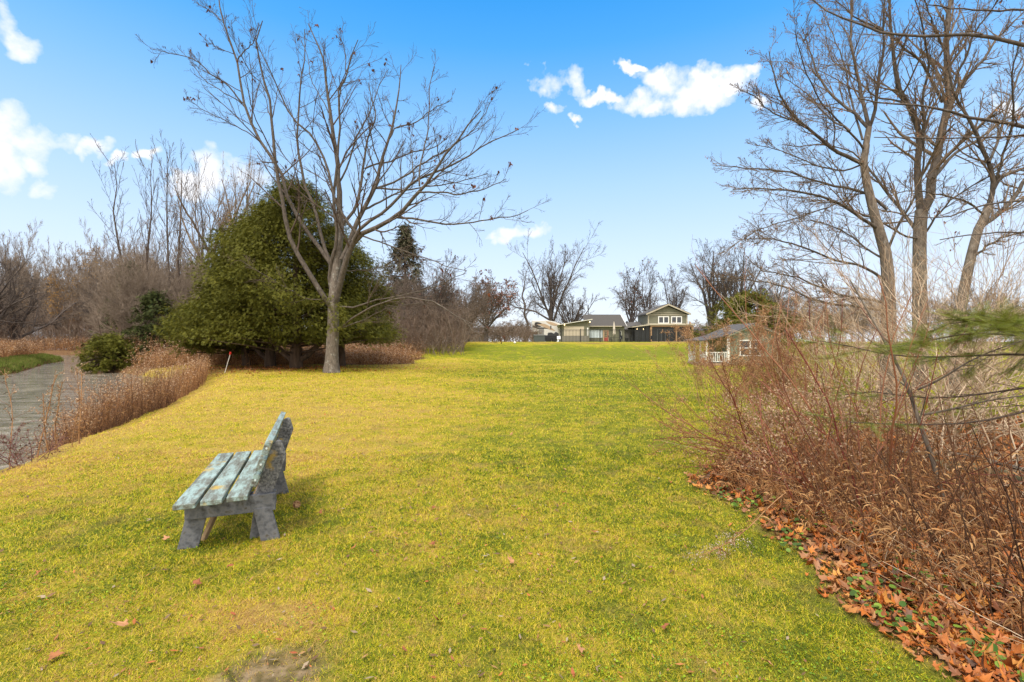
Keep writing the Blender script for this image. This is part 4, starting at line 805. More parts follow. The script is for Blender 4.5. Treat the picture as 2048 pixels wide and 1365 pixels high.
    weed_patch('riverside_brush', x, y, g.uniform(.9, 1.9, len(x)), g, 'rust brown brush on the far bank of the river', 3, 6, .012, .2, .10, .6, dl=.3, dw=.02, spread=.12)
    n = 9000; y = g.uniform(66, 110, n); px = g.uniform(-150, 420, n); x = (px - 1024) / F * y; k = ~inside(x, y, RIV) & (seg_dist(x, y, RIV, True) > .6); x, y = x[k], y[k]
    weed_patch('riverside_brush', x, y, g.uniform(1.2, 2.8, len(x)), g, 'brown brush where the river bends out of sight', 2, 5, .02, .2, .16, 1.2, dl=.4, dw=.03, spread=.2)
    n = 4500; y = g.uniform(36, 64, n); px = g.uniform(240, 430, n); x = (px - 1024) / F * y; k = ~inside(x, y, RIV) ; x, y = x[k], y[k]
    weed_patch('riverside_brush', x, y, g.uniform(1.0, 2.4, len(x)), g, 'brush between the riverside evergreens and the woodland', 2, 5, .014, .25, .12, 1.0, dl=.3, dw=.02, spread=.2)
    # brush on the slope right of the cedars
    n = 15000; y = g.uniform(31, 58, n); x = g.uniform(-27, -4, n); mk = masks(x, y)[:, 1]; k = (mk > .55) & ~inside(x, y, RIV) & (np.hypot(x + 15, y - 29) > 4); x, y = x[k], y[k]
    h = np.interp(y, [31, 36, 48, 58], [.55, 1.0, 1.5, 1.2]) * g.uniform(.5, 1.2, len(x)) * smooth(-5, -11, x) + .25
    weed_patch('slope_brush', x, y, h, g, 'low rusty brush covering the slope between the cedars and the hill crest', 3, 6, .009, .45, .085, .5, dl=.3, dw=.016, spread=.12)
    # green rim on the far bank
    n = 9000; t = g.uniform(0, 1, n); yb = 30 + 27 * t; xb = np.interp(yb, LB[::-1, 1], LB[::-1, 0]); x = xb + .55 - g.uniform(0, 2.4, n); Pp, R = stalks(x, yb, g.uniform(.1, .3, n), g, .3, 3, .02)
    V, Fs = tubes([(Pp, R, 3)]); tag(mesh('bank_grass', V, [Fs], islands('bank_grass', [(.07, .12, .015), (.12, .17, .02), (.16, .16, .04)], .8)), 'bright green grass rim along the far river bank', 'grass', kind='stuff')
build_left_brush()

M_RED = islands('red_dogwood_bark', [(.11, .02, .015), (.18, .03, .022), (.24, .07, .035), (.13, .04, .022), (.30, .12, .055)], .5, 0, .4)
M_TAN = islands('tan_bramble_bark', [(.30, .20, .12), (.42, .30, .19), (.22, .14, .08), (.50, .38, .26)], .8)
M_BRN = islands('brown_shrub_bark', [(.18, .09, .045), (.30, .16, .08), (.40, .25, .13)], .8)
M_SEED = islands('brown_seed_clusters', [(.26, .13, .06), (.38, .20, .09), (.18, .09, .05), (.46, .28, .14)], .9, .25)
def shrub(name, x, y, n, L, r, g, label, mat, lean=.5, bias=(0, 0), lv2=6, lv3=4, group=None, cat='shrub', up=.06, seed=0, wan=.05, rm=.002, heads=0, jit=.18, buds=0):
    rt = empty(name, (x, y, float(height(x, y))), label, cat, group); m = n
    p = np.stack([g.normal(size=m) * jit, g.normal(size=m) * jit, np.zeros(m) - .02], -1); d = nrm(np.stack([g.normal(size=m) * lean + bias[0], g.normal(size=m) * lean + bias[1], np.ones(m)], -1)); ln = L * g.uniform(.55, 1.1, m); pts = [p]; N = 11
    for _ in range(N - 1):
        d = nrm(d + g.normal(size=(m, 3)) * wan + np.array([0, 0, up])); p = p + d * (ln / (N - 1))[:, None]; pts.append(p)
    A = np.stack(pts, 1); R = (r * g.uniform(.6, 1.15, m))[:, None] * np.linspace(1, .35, N)[None]
    b = spawn(A, R, lv2, .25, 1, .55, .15, .36, 7, .06, .05, .6, g, rm); c = spawn(*b, lv3, .2, 1, .6, .2, .42, 5, .08, .04, .7, g, rm * .8)
    V, Fs = tubes([(A, R, 6), (*b, 4), (*c, 3)]); mesh('stems', V, [Fs], mat, rt)
    if heads:
        V, Fs = plumes(c[0][g.integers(0, len(c[0]), heads)], g, 18, .07, .03, .024); mesh('seed_heads', V, [Fs], M_SEED, rt)
    return rt
def build_right_brush():
    g = np.random.default_rng(91)
    shrub('dogwood_shrub', 3.5, 6.0, 18, 2.0, .010, g, 'low red stemmed dogwood spreading its arching stems left over the lawn', M_RED, .6, (-2.8, -.2), 7, 4, up=.0, wan=.12, rm=.0022, heads=160)
    shrub('dogwood_shrub', 3.45, 4.75, 13, 2.7, .010, g, 'tall red stemmed dogwood rising in front of the bare trees', M_RED, .36, (-.22, .1), 5, 3, up=.02, wan=.09, rm=.0018)
    shrub('dogwood_shrub', 4.6, 7.4, 14, 2.9, .010, g, 'red stemmed dogwood behind the tall one, left of the nearest tree trunk', M_RED, .34, (-.12, 0), 5, 3, up=.02, wan=.09, rm=.0022)
    shrub('dogwood_shrub', 3.0, 4.9, 14, 1.3, .009, g, 'small red stemmed dogwood low at the edge of the leaf bed', M_RED, .6, (-.6, .1), 6, 4, up=.02, wan=.12, rm=.002)
    gr = 'tan brambles on the right'
    for i, (x, y, n, L, lab) in enumerate([(6.6, 7.4, 26, 4.2, 'tan bramble tangle under the leaning tree'), (8.2, 8.8, 30, 5.0, 'tan bramble tangle at the right edge behind the log'), (6.8, 8.9, 20, 3.0, 'tan bramble tangle in front of the nearest tree trunk'), (9.6, 10.5, 36, 5.6, 'furthest tan bramble tangle at the right edge'), (7.6, 11.5, 20, 3.5, 'tan bramble tangle between the two thick trunks'), (5.9, 5.6, 24, 3.2, 'near tan bramble at the right edge of the leaf bed')]):
        shrub('bramble_bush', x, y, n, L, .011, g, lab, M_TAN, .45, (.22, 0), 9, 4, group=gr, up=-.045, wan=.17, rm=.0034, jit=.45)
    for i, (x, y, n, L, lab) in enumerate([(5.4, 9.8, 20, 1.7, 'brown bush with seed clusters in front of the playhouse wall'), (5.2, 12.5, 22, 1.9, 'brown bush beyond the dogwoods at the lawn edge'), (8.5, 13.5, 22, 2.2, 'brown bush behind the brambles on the right'), (4.9, 8.6, 20, 2.1, 'brown bush with seed clusters beside the playhouse')]):
        shrub('seedy_bush', x, y, n, L, .007, g, lab, M_BRN, .32, (-.15, 0), 7, 5, group='brown seedy bushes', up=.03, rm=.0025, heads=900 if i in (0, 3) else 350, jit=.35)
    # dead weed stand with hanging leaves in the leaf bed
    n = 540; y = g.uniform(2.1, 6.2, n); e = np.interp(y, [2, 3, 4, 5, 6.2], [2.42, 2.42, 2.38, 2.25, 2.6]); x = e + .08 + g.random(n) ** 1.15 * (2.9 - .1 * y); h = np.interp(y, [2, 3.2, 4.4, 6.2], [.6, .78, .85, .8]) * g.uniform(.3, 1.2, n) * (.6 + .4 * smooth(0, 1.0, x - e))
    weed_patch('dead_weeds', x, y, h, g, 'thick stand of dead weeds with curled hanging leaves in the leaf bed', 17, 0, .0032, .24, .02, .15, bias=(-.12, .05), dl=.10, dw=.0048)
    n = 170; y = g.uniform(2.3, 4.6, n); x = 2.55 + g.random(n) * 1.6; weed_patch('dark_stalks', x, y, g.uniform(.6, 1.25, n), g, 'dark leaning weed stems at the front of the leaf bed', 3, 0, .0048, .22, bias=(-.3, .1), smat=M_BLACKST, dl=.08, dw=.004)
    n = 200; y = g.uniform(4.6, 7.4, n); x = g.uniform(2.5, 4.6, n) + (y - 5) * .25; weed_patch('seeding_weeds', x, y, g.uniform(.55, 1.1, n) * (.75 + .25 * smooth(2.5, 4, x)) + .12 * (x - 2.5), g, 'pale brown weeds with fluffy seed heads among the red stems', 8, 40, .0035, .25, .028, .25, bias=(-.15, 0), dl=.08, dw=.004, spread=.045)
    # fallen pale twigs lying over the bed
    n = 420; y = g.uniform(2.0, 7.0, n); x = 2.6 + g.random(n) * 4.5; th = g.uniform(-.6, .6, n) + np.where(g.random(n) < .5, 2.6, 0); ln = g.uniform(.2, .8, n); t = np.linspace(0, 1, 5)
    Pp = np.stack([x[:, None] + np.cos(th)[:, None] * ln[:, None] * t, y[:, None] + np.sin(th)[:, None] * ln[:, None] * t, height(x, y)[:, None] + .04 + g.uniform(0, .35, n)[:, None] * t], -1); Pp += g.normal(size=Pp.shape) * .012
    V, Fs = tubes([(Pp, np.tile(np.linspace(.0032, .0016, 5), (n, 1)), 4)]); tag(mesh('fallen_twigs', V, [Fs], M_TAN), 'pale dry twigs lying across the leaf bed', 'twigs', kind='stuff')
    # round green ivy-like leaves near the bed edge
    n = 900; y = 2.0 * np.exp(g.random(n) * math.log(2.6)); x = 2.08 + np.abs(g.normal(size=n)) * .55; k = wob(x * 4, y * 4) > -.1; x, y = x[k], y[k]; n = len(x); a = np.linspace(0, 2 * pi, 9)[:-1]
    T = np.vstack([[0, 0, -.1], np.stack([np.cos(a), np.sin(a), .08 * np.cos(2 * a)], -1)]); TF = [(0, i + 1, (i + 1) % 8 + 1) for i in range(8)]; Z = nrm(np.stack([g.normal(size=n) * .35, g.normal(size=n) * .35, np.ones(n)], -1)); X = nrm(np.cross(Z, rand_dirs(n, g)))
    V, Fs = inst(T, TF, np.stack([x, y, height(x, y) + g.uniform(.03, .06, n)], -1), X, np.cross(Z, X), Z, g.uniform(.010, .024, n)); tag(mesh('ground_ivy', V, [Fs], islands('ground_ivy', [(.05, .11, .015), (.10, .18, .02), (.18, .26, .03), (.06, .10, .02)], .5, .15)), 'small round green ground ivy leaves along the edge of the leaf bed', 'ground cover', kind='stuff')
    # sapling, log, fallen timber
    rt = empty('sapling', (4.1, 4.6, 0), 'slender grey brown sapling leaning left in the middle of the brambles', 'tree')
    tr = [np.array([P(1890, 1025, 4.6), P(1870, 930, 4.65), P(1840, 850, 4.7), P(1815, 770, 4.8), P(1790, 720, 4.9), P(1760, 665, 5.0), P(1700, 560, 5.2)]) - np.array(rt.location)]
    tr += [np.array([P(1835, 780, 4.75), P(1880, 760, 4.6), P(1950, 715, 4.4), P(2048, 680, 4.2)]) - np.array(rt.location), np.array([P(1845, 830, 4.7), P(1900, 820, 4.6), P(1980, 800, 4.4), P(2060, 790, 4.2)]) - np.array(rt.location)]
    A = np.stack([resamp(t_, 12) for t_ in tr]); R = np.stack([np.linspace(.024, .006, 12), np.linspace(.012, .004, 12), np.linspace(.012, .005, 12)]); b = spawn(A, R, 9, .3, 1, .6, .2, .22, 6, .08, .04, .5, g, .0025)
    V, Fs = tubes([(A[:1], R[:1], 8)]); mesh('trunk', V, [Fs], BK_RIGHT, rt, smooth_=True); V, Fs = tubes([(A[1:], R[1:], 6), (*b, 4)]); mesh('branches', V, [Fs], BK_RIGHT, rt)
    lg = np.array([P(1870, 935, 6.0), P(1950, 955, 5.8), P(2040, 990, 5.3), P(2140, 1035, 4.9)]); lg[:, 2] = height(lg[:, 0], lg[:, 1]) + .09; A = resamp(lg, 12)[None]; V, Fs = tubes([(A, np.full((1, 12), .06), 10)])
    tag(mesh('fallen_log', V, [Fs], noisy('mossy_log', [(.10, .08, .05), (.22, .2, .10)], 9, .9, .5), smooth_=True), 'mossy fallen log lying on the leaves at the right edge', 'log')
    lg = np.array([P(1760, 885, 6.6), P(1830, 905, 6.4), P(1920, 915, 6.2), P(2100, 1000, 5.0)]); lg[:, 2] = [.14, .10, .16, .2]; A = resamp(lg, 12)[None]; V, Fs = tubes([(A, np.linspace(.035, .02, 12)[None], 8)])
    tag(mesh('fallen_branch', V, [Fs], BK_RIGHT, smooth_=True), 'dark fallen branch lying across the leaves behind the sapling', 'branch')
    # bent weed with grey seed clusters lying out on the lawn
    rt = empty('bent_weed', (2.2, 3.9, 0), 'single bent dead weed lying out over the grass with grey seed clusters', 'plant'); R0 = np.array(rt.location)
    A = resamp(np.array([(2.35, 4.15, .30), (2.1, 3.95, .25), (1.85, 3.75, .16), (1.6, 3.6, .09), (1.38, 3.5, .05)]) - R0, 12)[None]; R = np.linspace(.005, .0025, 12)[None]; b = spawn(A, R, 9, .55, 1, .6, .15, .28, 5, .1, -.02, .6, g, .0014)
    V, Fs = tubes([(A, R, 5), (*b, 3)]); mesh('stem', V, [Fs], M_STALK, rt); V, Fs = drooping(A, g, 46, .10, .004, .2); mesh('dead_leaves', V, [Fs], M_DROOP, rt); V, Fs = plumes(b[0], g, 90, .18, .022, .009); mesh('seed_heads', V, [Fs], islands('grey_seed_fluff', [(.38, .30, .25), (.5, .42, .36), (.25, .18, .14)], .9), rt)
build_right_brush()

def build_hemlock():
    g = np.random.default_rng(95); rt = empty('hemlock_tree', (6.7, 4.7, 0), 'hemlock beyond the right edge whose green needled branches reach in at head height', 'tree'); R0 = np.array(rt.location)
    T = np.stack([np.zeros(8), np.zeros(8), np.linspace(-.05, 6, 8)], -1)[None]; V, Fs = tubes([(T, np.linspace(.14, .05, 8)[None], 10)]); mesh('trunk', V, [Fs], BK_RIGHT, rt, smooth_=True)
    br = [([(2420, 640), (2200, 680), (2048, 672), (1950, 665), (1880, 676), (1830, 690), (1780, 695)], 4.7, 4.2), ([(2420, 600), (2200, 640), (2048, 640), (1960, 640), (1900, 648)], 4.7, 4.6), ([(2420, 650), (2150, 712), (2000, 708), (1880, 716), (1780, 712), (1690, 690), (1640, 682)], 4.7, 4.9),
          ([(2420, 660), (2150, 700), (2048, 655), (1980, 650)], 4.7, 3.9), ([(2420, 700), (2150, 790), (1980, 845), (1850, 850), (1760, 848), (1700, 845)], 4.7, 4.4), ([(2420, 690), (2150, 760), (1960, 790), (1850, 800), (1740, 780), (1690, 790)], 4.7, 5.2)]
    A = np.stack([resamp(np.array([P(p[0], p[1], d0 + (d1 - d0) * i / (len(pts) - 1)) for i, p in enumerate(pts)]) - R0, 14) for pts, d0, d1 in br]); R = np.tile(np.linspace(.018, .004, 14), (len(br), 1))
    b = spawn(A, R, 12, .38, 1, .8, .15, .20, 5, .06, -.02, .4, g, .002); b[0][..., 2] = b[0][:, :1, 2] + (b[0][..., 2] - b[0][:, :1, 2]) * .35
    V, Fs = tubes([(A, R, 7), (*b, 4)]); mesh('branches', V, [Fs], BK_TWIG, rt)
    nd = 16; TV, TF = [], []
    for i in range(nd * 2):
        s = 1 if i % 2 else -1; x0 = (i // 2) / nd; k = len(TV); TV += [(x0, 0, 0), (x0 + .09, s * .17, .02), (x0 + .035, s * .02, 0)]; TF.append((k, k + 1, k + 2))
    TV = np.array(TV); keep = [0, 1, 2, 3]; pick = lambda idx, q, per, t0: None
    # the two low branches carry only a few tufts near their tips
    M = len(br); O, X = [], []
    for bi in range(len(b[0])):
        par = bi // 12; frac = (bi % 12) / 12
        dens = 48 if par in (0, 1, 3) else (30 if par == 2 else (20 if frac > .72 else 2)); pl = b[0][bi]; t = g.uniform(0, 4, dens); i = np.minimum(t.astype(int), 3); f = (t - i)[:, None]; o = pl[i] * (1 - f) + pl[i + 1] * f; d = nrm(pl[i + 1] - pl[i] + g.normal(size=(dens, 3)) * [.08, .08, .03]); O.append(o); X.append(d)
    O = np.vstack(O); X = np.vstack(X); n = len(O); Z = nrm(np.array([0, 0, 1.]) + g.normal(size=(n, 3)) * .35); Y = nrm(np.cross(Z, X)); Z = np.cross(X, Y); V, Fs = inst(TV, TF, O, X, Y, Z, g.uniform(.10, .20, n))
    mesh('needles', V, [Fs], islands('hemlock_needles', [(.04, .10, .015), (.08, .15, .02), (.13, .20, .025), (.06, .11, .02)], .6, .25, .3, big=(4, .6, (.34, .27, .02))), rt)
build_hemlock()

# ------------------------------------------------------------------ stake, playhouse
def build_stake():
    D = CH * F / (735 + 8 - 682.5); x = (449 - 1024) / F * D; rt = empty('marker_stake', (x, D, float(height(x, D))), 'thin white leaning stake with a red cap at the lawn edge by the cedars', 'stake')
    MB().cyl((0, 0, -.05), (.30, 0, 1.0), .018, k=8).build('pole', plain('white_pole', (.75, .72, .68)), rt); MB().cyl((.295, 0, .98), (.325, 0, 1.12), .05, .055, 10).build('cap', plain('red_cap', (.6, .03, .02)), rt)
build_stake()
def siding(name, a, b, pitch=.12, axis=2):
    m, nt, bb = principled(name, .7, .3); tc = nt.nodes.new('ShaderNodeTexCoord'); sp = nt.nodes.new('ShaderNodeSeparateXYZ'); nt.links.new(tc.outputs['Object'], sp.inputs[0])
    fr = math_n(nt, 'FRACT', math_n(nt, 'DIVIDE', sp.outputs[axis], pitch), 0); ln = math_n(nt, 'GREATER_THAN', fr, .88); c = mixc(nt, noise(nt, 3, 4), a, b); c = mixc(nt, math_n(nt, 'MULTIPLY', ln, .55), c, tuple(x * .35 for x in a))
    nt.links.new(c, bb.inputs['Base Color']); bump(nt, bb, fr, .6, .02); return m
M_ROOF = noisy('shingle_roof', [(.045, .042, .042), (.085, .08, .078), (.12, .11, .105)], 12, .9, .4)
M_WHITE = plain('white_trim', (.78, .77, .74)); M_GLASS = plain('dark_glass', (.03, .035, .04), .08, .6); M_BLACK = plain('black_metal', (.015, .015, .017), .5)
M_SAGE = siding('sage_siding', (.17, .195, .145), (.215, .235, .18), .10); M_OLIVE = siding('olive_siding', (.145, .145, .10), (.18, .172, .125), .2)
M_TANTRIM = plain('tan_trim', (.42, .37, .28)); M_POST = plain('cedar_post', (.36, .22, .12)); M_SCREEN = plain('dark_screen', (.022, .024, .028), .35)
def window(parent, x0, x1, y, z0, z1, fr=.06, mull=1, t=.05, fmat=None, hbar=False, name='window'):
    m = MB(); m.box(x0, x1, y - t, y, z0, z0 + fr).box(x0, x1, y - t, y, z1 - fr, z1).box(x0, x0 + fr, y - t, y, z0 + fr, z1 - fr).box(x1 - fr, x1, y - t, y, z0 + fr, z1 - fr)
    for k in range(mull):
        xm = x0 + (x1 - x0) * (k + 1) / (mull + 1); m.box(xm - fr * .6, xm + fr * .6, y - t, y, z0 + fr, z1 - fr)
        xs = [(x0 + fr, xm - fr * .6), (xm + fr * .6, x1 - fr)]
    if mull == 0: xs = [(x0 + fr, x1 - fr)]
    if hbar:
        for a, b in xs: m.box(a, b, y - t + .01, y, (z0 + z1) / 2 - fr * .3, (z0 + z1) / 2 + fr * .3)
    o = m.build(name, fmat or M_WHITE, parent); g = MB(); g.box(x0 + fr * .5, x1 - fr * .5, y - t * .45, y - t * .25, z0 + fr * .5, z1 - fr * .5); g.build('pane', M_GLASS, o); return o
def build_playhouse():
    rt = empty('playhouse', (15.5, 31, float(height(15.5, 31))), 'small sage green playhouse with white porch railing and dark shingle roof', 'playhouse'); x0, x1, y0, y1 = -1.6, 1.6, 0, 3.2
    MB().prism_y([(x0, .08), (x1, .08), (x1, 1.95), (0, 2.62), (x0, 1.95)], y0, y1).build('wall', M_SAGE, rt)
    rf = MB()
    for s in (-1, 1): rf.prism_y([(0, 2.66), (s * 1.75, 1.93), (s * 1.75, 2.0), (0, 2.75)][::s], y0 - .25, y1 + .2)
    rf.build('roof', M_ROOF, rt); MB().prism_y([(-1.78, 1.90), (-3.35, 1.58), (-3.35, 1.64), (-1.78, 1.98)], y0 - .2, y1 + .2).build('porch_roof', M_ROOF, rt)
    MB().box(-3.1, x0, y0 - .02, y1, .02, .14).build('deck', noisy('deck_boards', [(.30, .19, .12), (.42, .29, .19)], 5, .8), rt)
    for (x, y) in ((-3.0, .05), (-3.0, 1.1), (-3.0, 2.1), (-3.0, 3.1), (-1.68, -.045)): MB().box(x - .045, x + .045, y - .045, y + .045, .14, 1.62 if x < -2 else 1.88).build('porch_post', M_WHITE, rt, .005)
    def rail(a, b, n):
        m = MB(); a = np.array(a, float); b = np.array(b, float); m.bar(a + [0, 0, .72], b + [0, 0, .72], .05, .05).bar(a + [0, 0, .12], b + [0, 0, .12], .04, .04)
        for i in range(n): p = a + (b - a) * (i + .5) / n; m.box(p[0] - .018, p[0] + .018, p[1] - .018, p[1] + .018, .27, .84)
        m.build('railing', M_WHITE, rt)
    rail((-2.95, 0, .14), (-1.72, 0, .14), 11); rail((-3, .1, .14), (-3, 1.05, .14), 16); rail((-3, 2.15, .14), (-3, 3.05, .14), 16)
    window(rt, -.93, .43, -.001, .62, 1.66, .07, 1, .06, hbar=True); MB().box(x0 - .035, x0 - .002, 1.0, 1.8, .16, 1.6).build('door', M_GLASS, rt)
    MB().box(x0 - .03, x0 + .06, -.03, .0, .1, 1.93).build('corner_board', M_WHITE, rt)
    for s in (-1, 1): MB().prism_y([(s * 1.75, 1.86), (0, 2.59), (0, 2.66), (s * 1.75, 1.93)][::s], -.27, -.25).build('barge_board', M_SAGE, rt)
build_playhouse()

# ------------------------------------------------------------------ houses on the hill
def XZ(D): return (lambda px: (px - 1024) / F * D), (lambda py: CH - (py - 682.5) / F * D)
def build_house():
    D = 86; X, Z = XZ(D); gz = float(height(28, D)); rt = empty('house', (X(1342), D, gz), 'two storey olive house with white upper windows and screened porch on the hill', 'house'); cx, z0 = X(1342), gz
    x = lambda p: X(p) - cx; z = lambda p: Z(p) - z0
    MB().prism_y([(x(1302), z(650)), (x(1383), z(650)), (x(1383), z(628)), (x(1342.5), z(611)), (x(1302), z(628))], 2.0, 9).build('upper_wall', M_OLIVE, rt)
    rf = MB(); a = np.array([x(1342.5), z(609)]); e = .35
    for s, xe in ((-1, x(1297)), (1, x(1388))): rf.prism_y([(a[0], a[1]), (xe, z(628.5)), (xe, z(628.5) + .22), (a[0], a[1] + .26)][::s], 1.5, 9.5)
    rf.build('roof', M_ROOF, rt)
    for s, xe in ((-1, x(1297)), (1, x(1388))): MB().prism_y([(a[0], a[1] - .06), (xe, z(629.6)), (xe, z(628) + .1), (a[0], a[1] + .2)][::s], 1.42, 1.5).build('barge_board', M_TANTRIM, rt)
    MB().box(x(1303), x(1382), 1.9, 2.0, z(629.8), z(628.4)).build('gable_band', M_TANTRIM, rt); MB().box(x(1311), x(1373), 1.92, 2.0, z(625.5), z(624.6)).build('gable_trim', M_TANTRIM, rt)
    for p in (1303, 1382): MB().box(x(p) - .1, x(p) + .1, 1.93, 1.999, z(649), z(629.9)).build('corner_board', M_TANTRIM, rt)
    window(rt, x(1323), x(1345), 1.999, z(646.6), z(632), .14, 1, .1); window(rt, x(1349.5), x(1371.5), 1.999, z(646.6), z(632), .14, 1, .1)
    # porch
    MB().add([(x(1300), -.3, z(651)), (x(1389), -.3, z(651)), (x(1389), 2.2, z(648)), (x(1300), 2.2, z(648)), (x(1300), -.3, z(648.6)), (x(1389), -.3, z(648.6)), (x(1389), 2.2, z(646.5)), (x(1300), 2.2, z(646.5))], [(3, 2, 1, 0), (4, 5, 6, 7), (0, 1, 5, 4), (1, 2, 6, 5), (2, 3, 7, 6), (3, 0, 4, 7)]).build('porch_roof', M_TANTRIM, rt)
    MB().prism_y([(x(1263), z(655.5)), (x(1300), z(651)), (x(1300), z(648.6)), (x(1263), z(653.8))], -.3, 5).build('side_porch_roof', M_TANTRIM, rt)
    MB().box(x(1270), x(1384.5), .25, .32, 0, z(651.2)).build('porch_screen', M_SCREEN, rt); MB().box(x(1272), x(1384), 2.0, 9, 0, z(651.4)).build('lower_wall', M_SCREEN, rt)
    MB().box(x(1301), x(1386), -.08, .0, z(654.2), z(651.1)).build('porch_beam', M_POST, rt)
    for p in (1302, 1352.8, 1385): MB().box(x(p) - .16, x(p) + .16, -.1, .15, 0, z(654.3)).build('porch_post', M_POST, rt)
    for p in (1270.5, 1283, 1292, 1328, 1335): MB().box(x(p) - .05, x(p) + .05, .15, .25, 0, z(654)).build('screen_post', M_BLACK, rt)
    dr = MB()
    for k in range(4): a0 = x(1315 + k * 8); dr.box(a0, a0 + .05, .19, .25, 0, z(659)).box(a0, a0 + .6, .19, .25, z(660), z(659))
    dr.build('screen_door', plain('grey_door_frame', (.12, .13, .14)), rt)
    MB().box(x(1301), x(1386), -.4, .2, .0, .12).build('porch_step', plain('porch_step', (.45, .28, .18)), rt)
    for (p, q, r) in ((1303, 616, .3), (1321.5, 610.5, .28)):
        d = MB(); d.cyl((x(p), 3.0, z(q)), (x(p) - .04, 2.93, z(q) + .02), r, r * .85, 14); d.cyl((x(p), 3.02, z(q)), (x(p) + .5, 3.2, z(q) - .55), .03, k=6); d.build('satellite_dish', plain('grey_dish', (.16, .17, .19)), rt)
    # low wing to the left
    MB().box(x(1252), x(1272), 3.0, 8, 0, z(657)).build('wing_wall', plain('grey_wall', (.13, .125, .12)), rt)
    MB().add([(x(1250), 2.6, z(659)), (x(1301.5), 2.6, z(659)), (x(1301.5), 7, z(642.5)), (x(1250), 7, z(642.5)), (x(1250), 2.6, z(658)), (x(1301.5), 2.6, z(658)), (x(1301.5), 7, z(641.6)), (x(1250), 7, z(641.6))], [(3, 2, 1, 0), (4, 5, 6, 7), (0, 1, 5, 4), (1, 2, 6, 5), (2, 3, 7, 6), (3, 0, 4, 7)]).build('wing_roof', M_ROOF, rt)
    MB().box(x(1270), x(1272.8), 6.4, 6.7, z(645), z(639.5)).build('chimney', M_BLACK, rt)
    for p in (1274.5, 1287): MB().box(x(p) - .03, x(p) + .03, .1, .15, z(659), z(658)).build('lamp', LAMP, rt)
def emis(name, c, s):
    m = bpy.data.materials.new(name); m.use_nodes = True; b = m.node_tree.nodes['Principled BSDF']; b.inputs['Emission Color'].default_value = (*c, 1); b.inputs['Emission Strength'].default_value = s; return m
LAMP = emis('lit_lamp', (1, .7, .35), 6)
build_house()
def build_garage():
    D = 84; X, Z = XZ(D); gz = float(height(16, D)); cx = X(1212); rt = empty('garage', (cx, D, gz), 'olive garage with dark shingle roof and red half glazed door on the hill', 'garage'); x = lambda p: X(p) - cx; z = lambda p: Z(p) - gz
    MB().box(x(1178), x(1249), 0, 6, 0, z(653)).build('wall', M_OLIVE, rt); MB().add([(x(1249) - .1, .3, z(653)), (x(1249), .3, z(653)), (x(1249), 6, z(653)), (x(1249) - .1, 6, z(653)), (x(1249) - .1, 3.1, z(629)), (x(1249), 3.1, z(629))], [(0, 1, 5, 4), (3, 4, 5, 2), (0, 4, 3), (1, 2, 5)]).build('gable', M_OLIVE, rt)
    MB().add([(x(1166), -.4, z(654)), (x(1252), -.4, z(654)), (x(1248.5), 3.1, z(629)), (x(1172), 3.1, z(629)), (x(1166), -.4, z(652.8)), (x(1252), -.4, z(652.8)), (x(1248.5), 3.1, z(627.6)), (x(1172), 3.1, z(627.6))], [(3, 2, 1, 0), (4, 5, 6, 7), (0, 1, 5, 4), (1, 2, 6, 5), (2, 3, 7, 6), (3, 0, 4, 7)]).build('roof', noisy('brown_shingle_roof', [(.055, .05, .047), (.085, .078, .072)], 10, .9, .3), rt)
    MB().box(x(1177), x(1243), -.46, -.402, z(654), z(652.4)).build('gutter', M_TANTRIM, rt); MB().bar((x(1252.4), -.4, z(653.4)), (x(1248.9), 3.1, z(628.2)), .05, .25).build('rake_board', M_WHITE, rt)
    window(rt, x(1179), x(1204.5), -.001, z(676), z(660), .06, 0, .05, plain('pale_blind', (.62, .68, .72))).children[0].data.materials[0] = plain('pale_blind_panel', (.60, .68, .72))
    f = MB(); f.box(x(1206.5), x(1208), -.06, 0, 0, z(660.5)).box(x(1216), x(1217.6), -.06, 0, 0, z(660.5)).box(x(1208), x(1216), -.06, 0, z(661.8), z(660.5)); d = MB().box(x(1208), x(1216), -.03, 0, 0, z(662)).build('door', plain('red_door', (.34, .06, .05)), rt); f.build('door_frame', plain('door_frame', (.50, .36, .22)), rt)
    m = MB()
    for i in range(4): xx = x(1209.2) + (x(1214.8) - x(1209.2)) * i / 3; m.box(xx - .02, xx + .02, -.05, -.03, z(675), z(663)); zz = z(675) + (z(663) - z(675)) * i / 3; m.box(x(1209.2), x(1214.8), -.055, -.05, zz - .02, zz + .02)
    p = MB().box(x(1209), x(1215), -.04, -.03, z(675), z(663)).build('pane', M_GLASS, d); m.build('glazing_bars', plain('tan_bars', (.55, .42, .25)), d)
    window(rt, x(1238.8), x(1242.8), -.001, z(677), z(662), .1, 0, .05); MB().box(x(1183.3), x(1184.7), 4, 4.12, z(632), z(607)).build('vent_pipe', M_BLACK, rt)
build_garage()
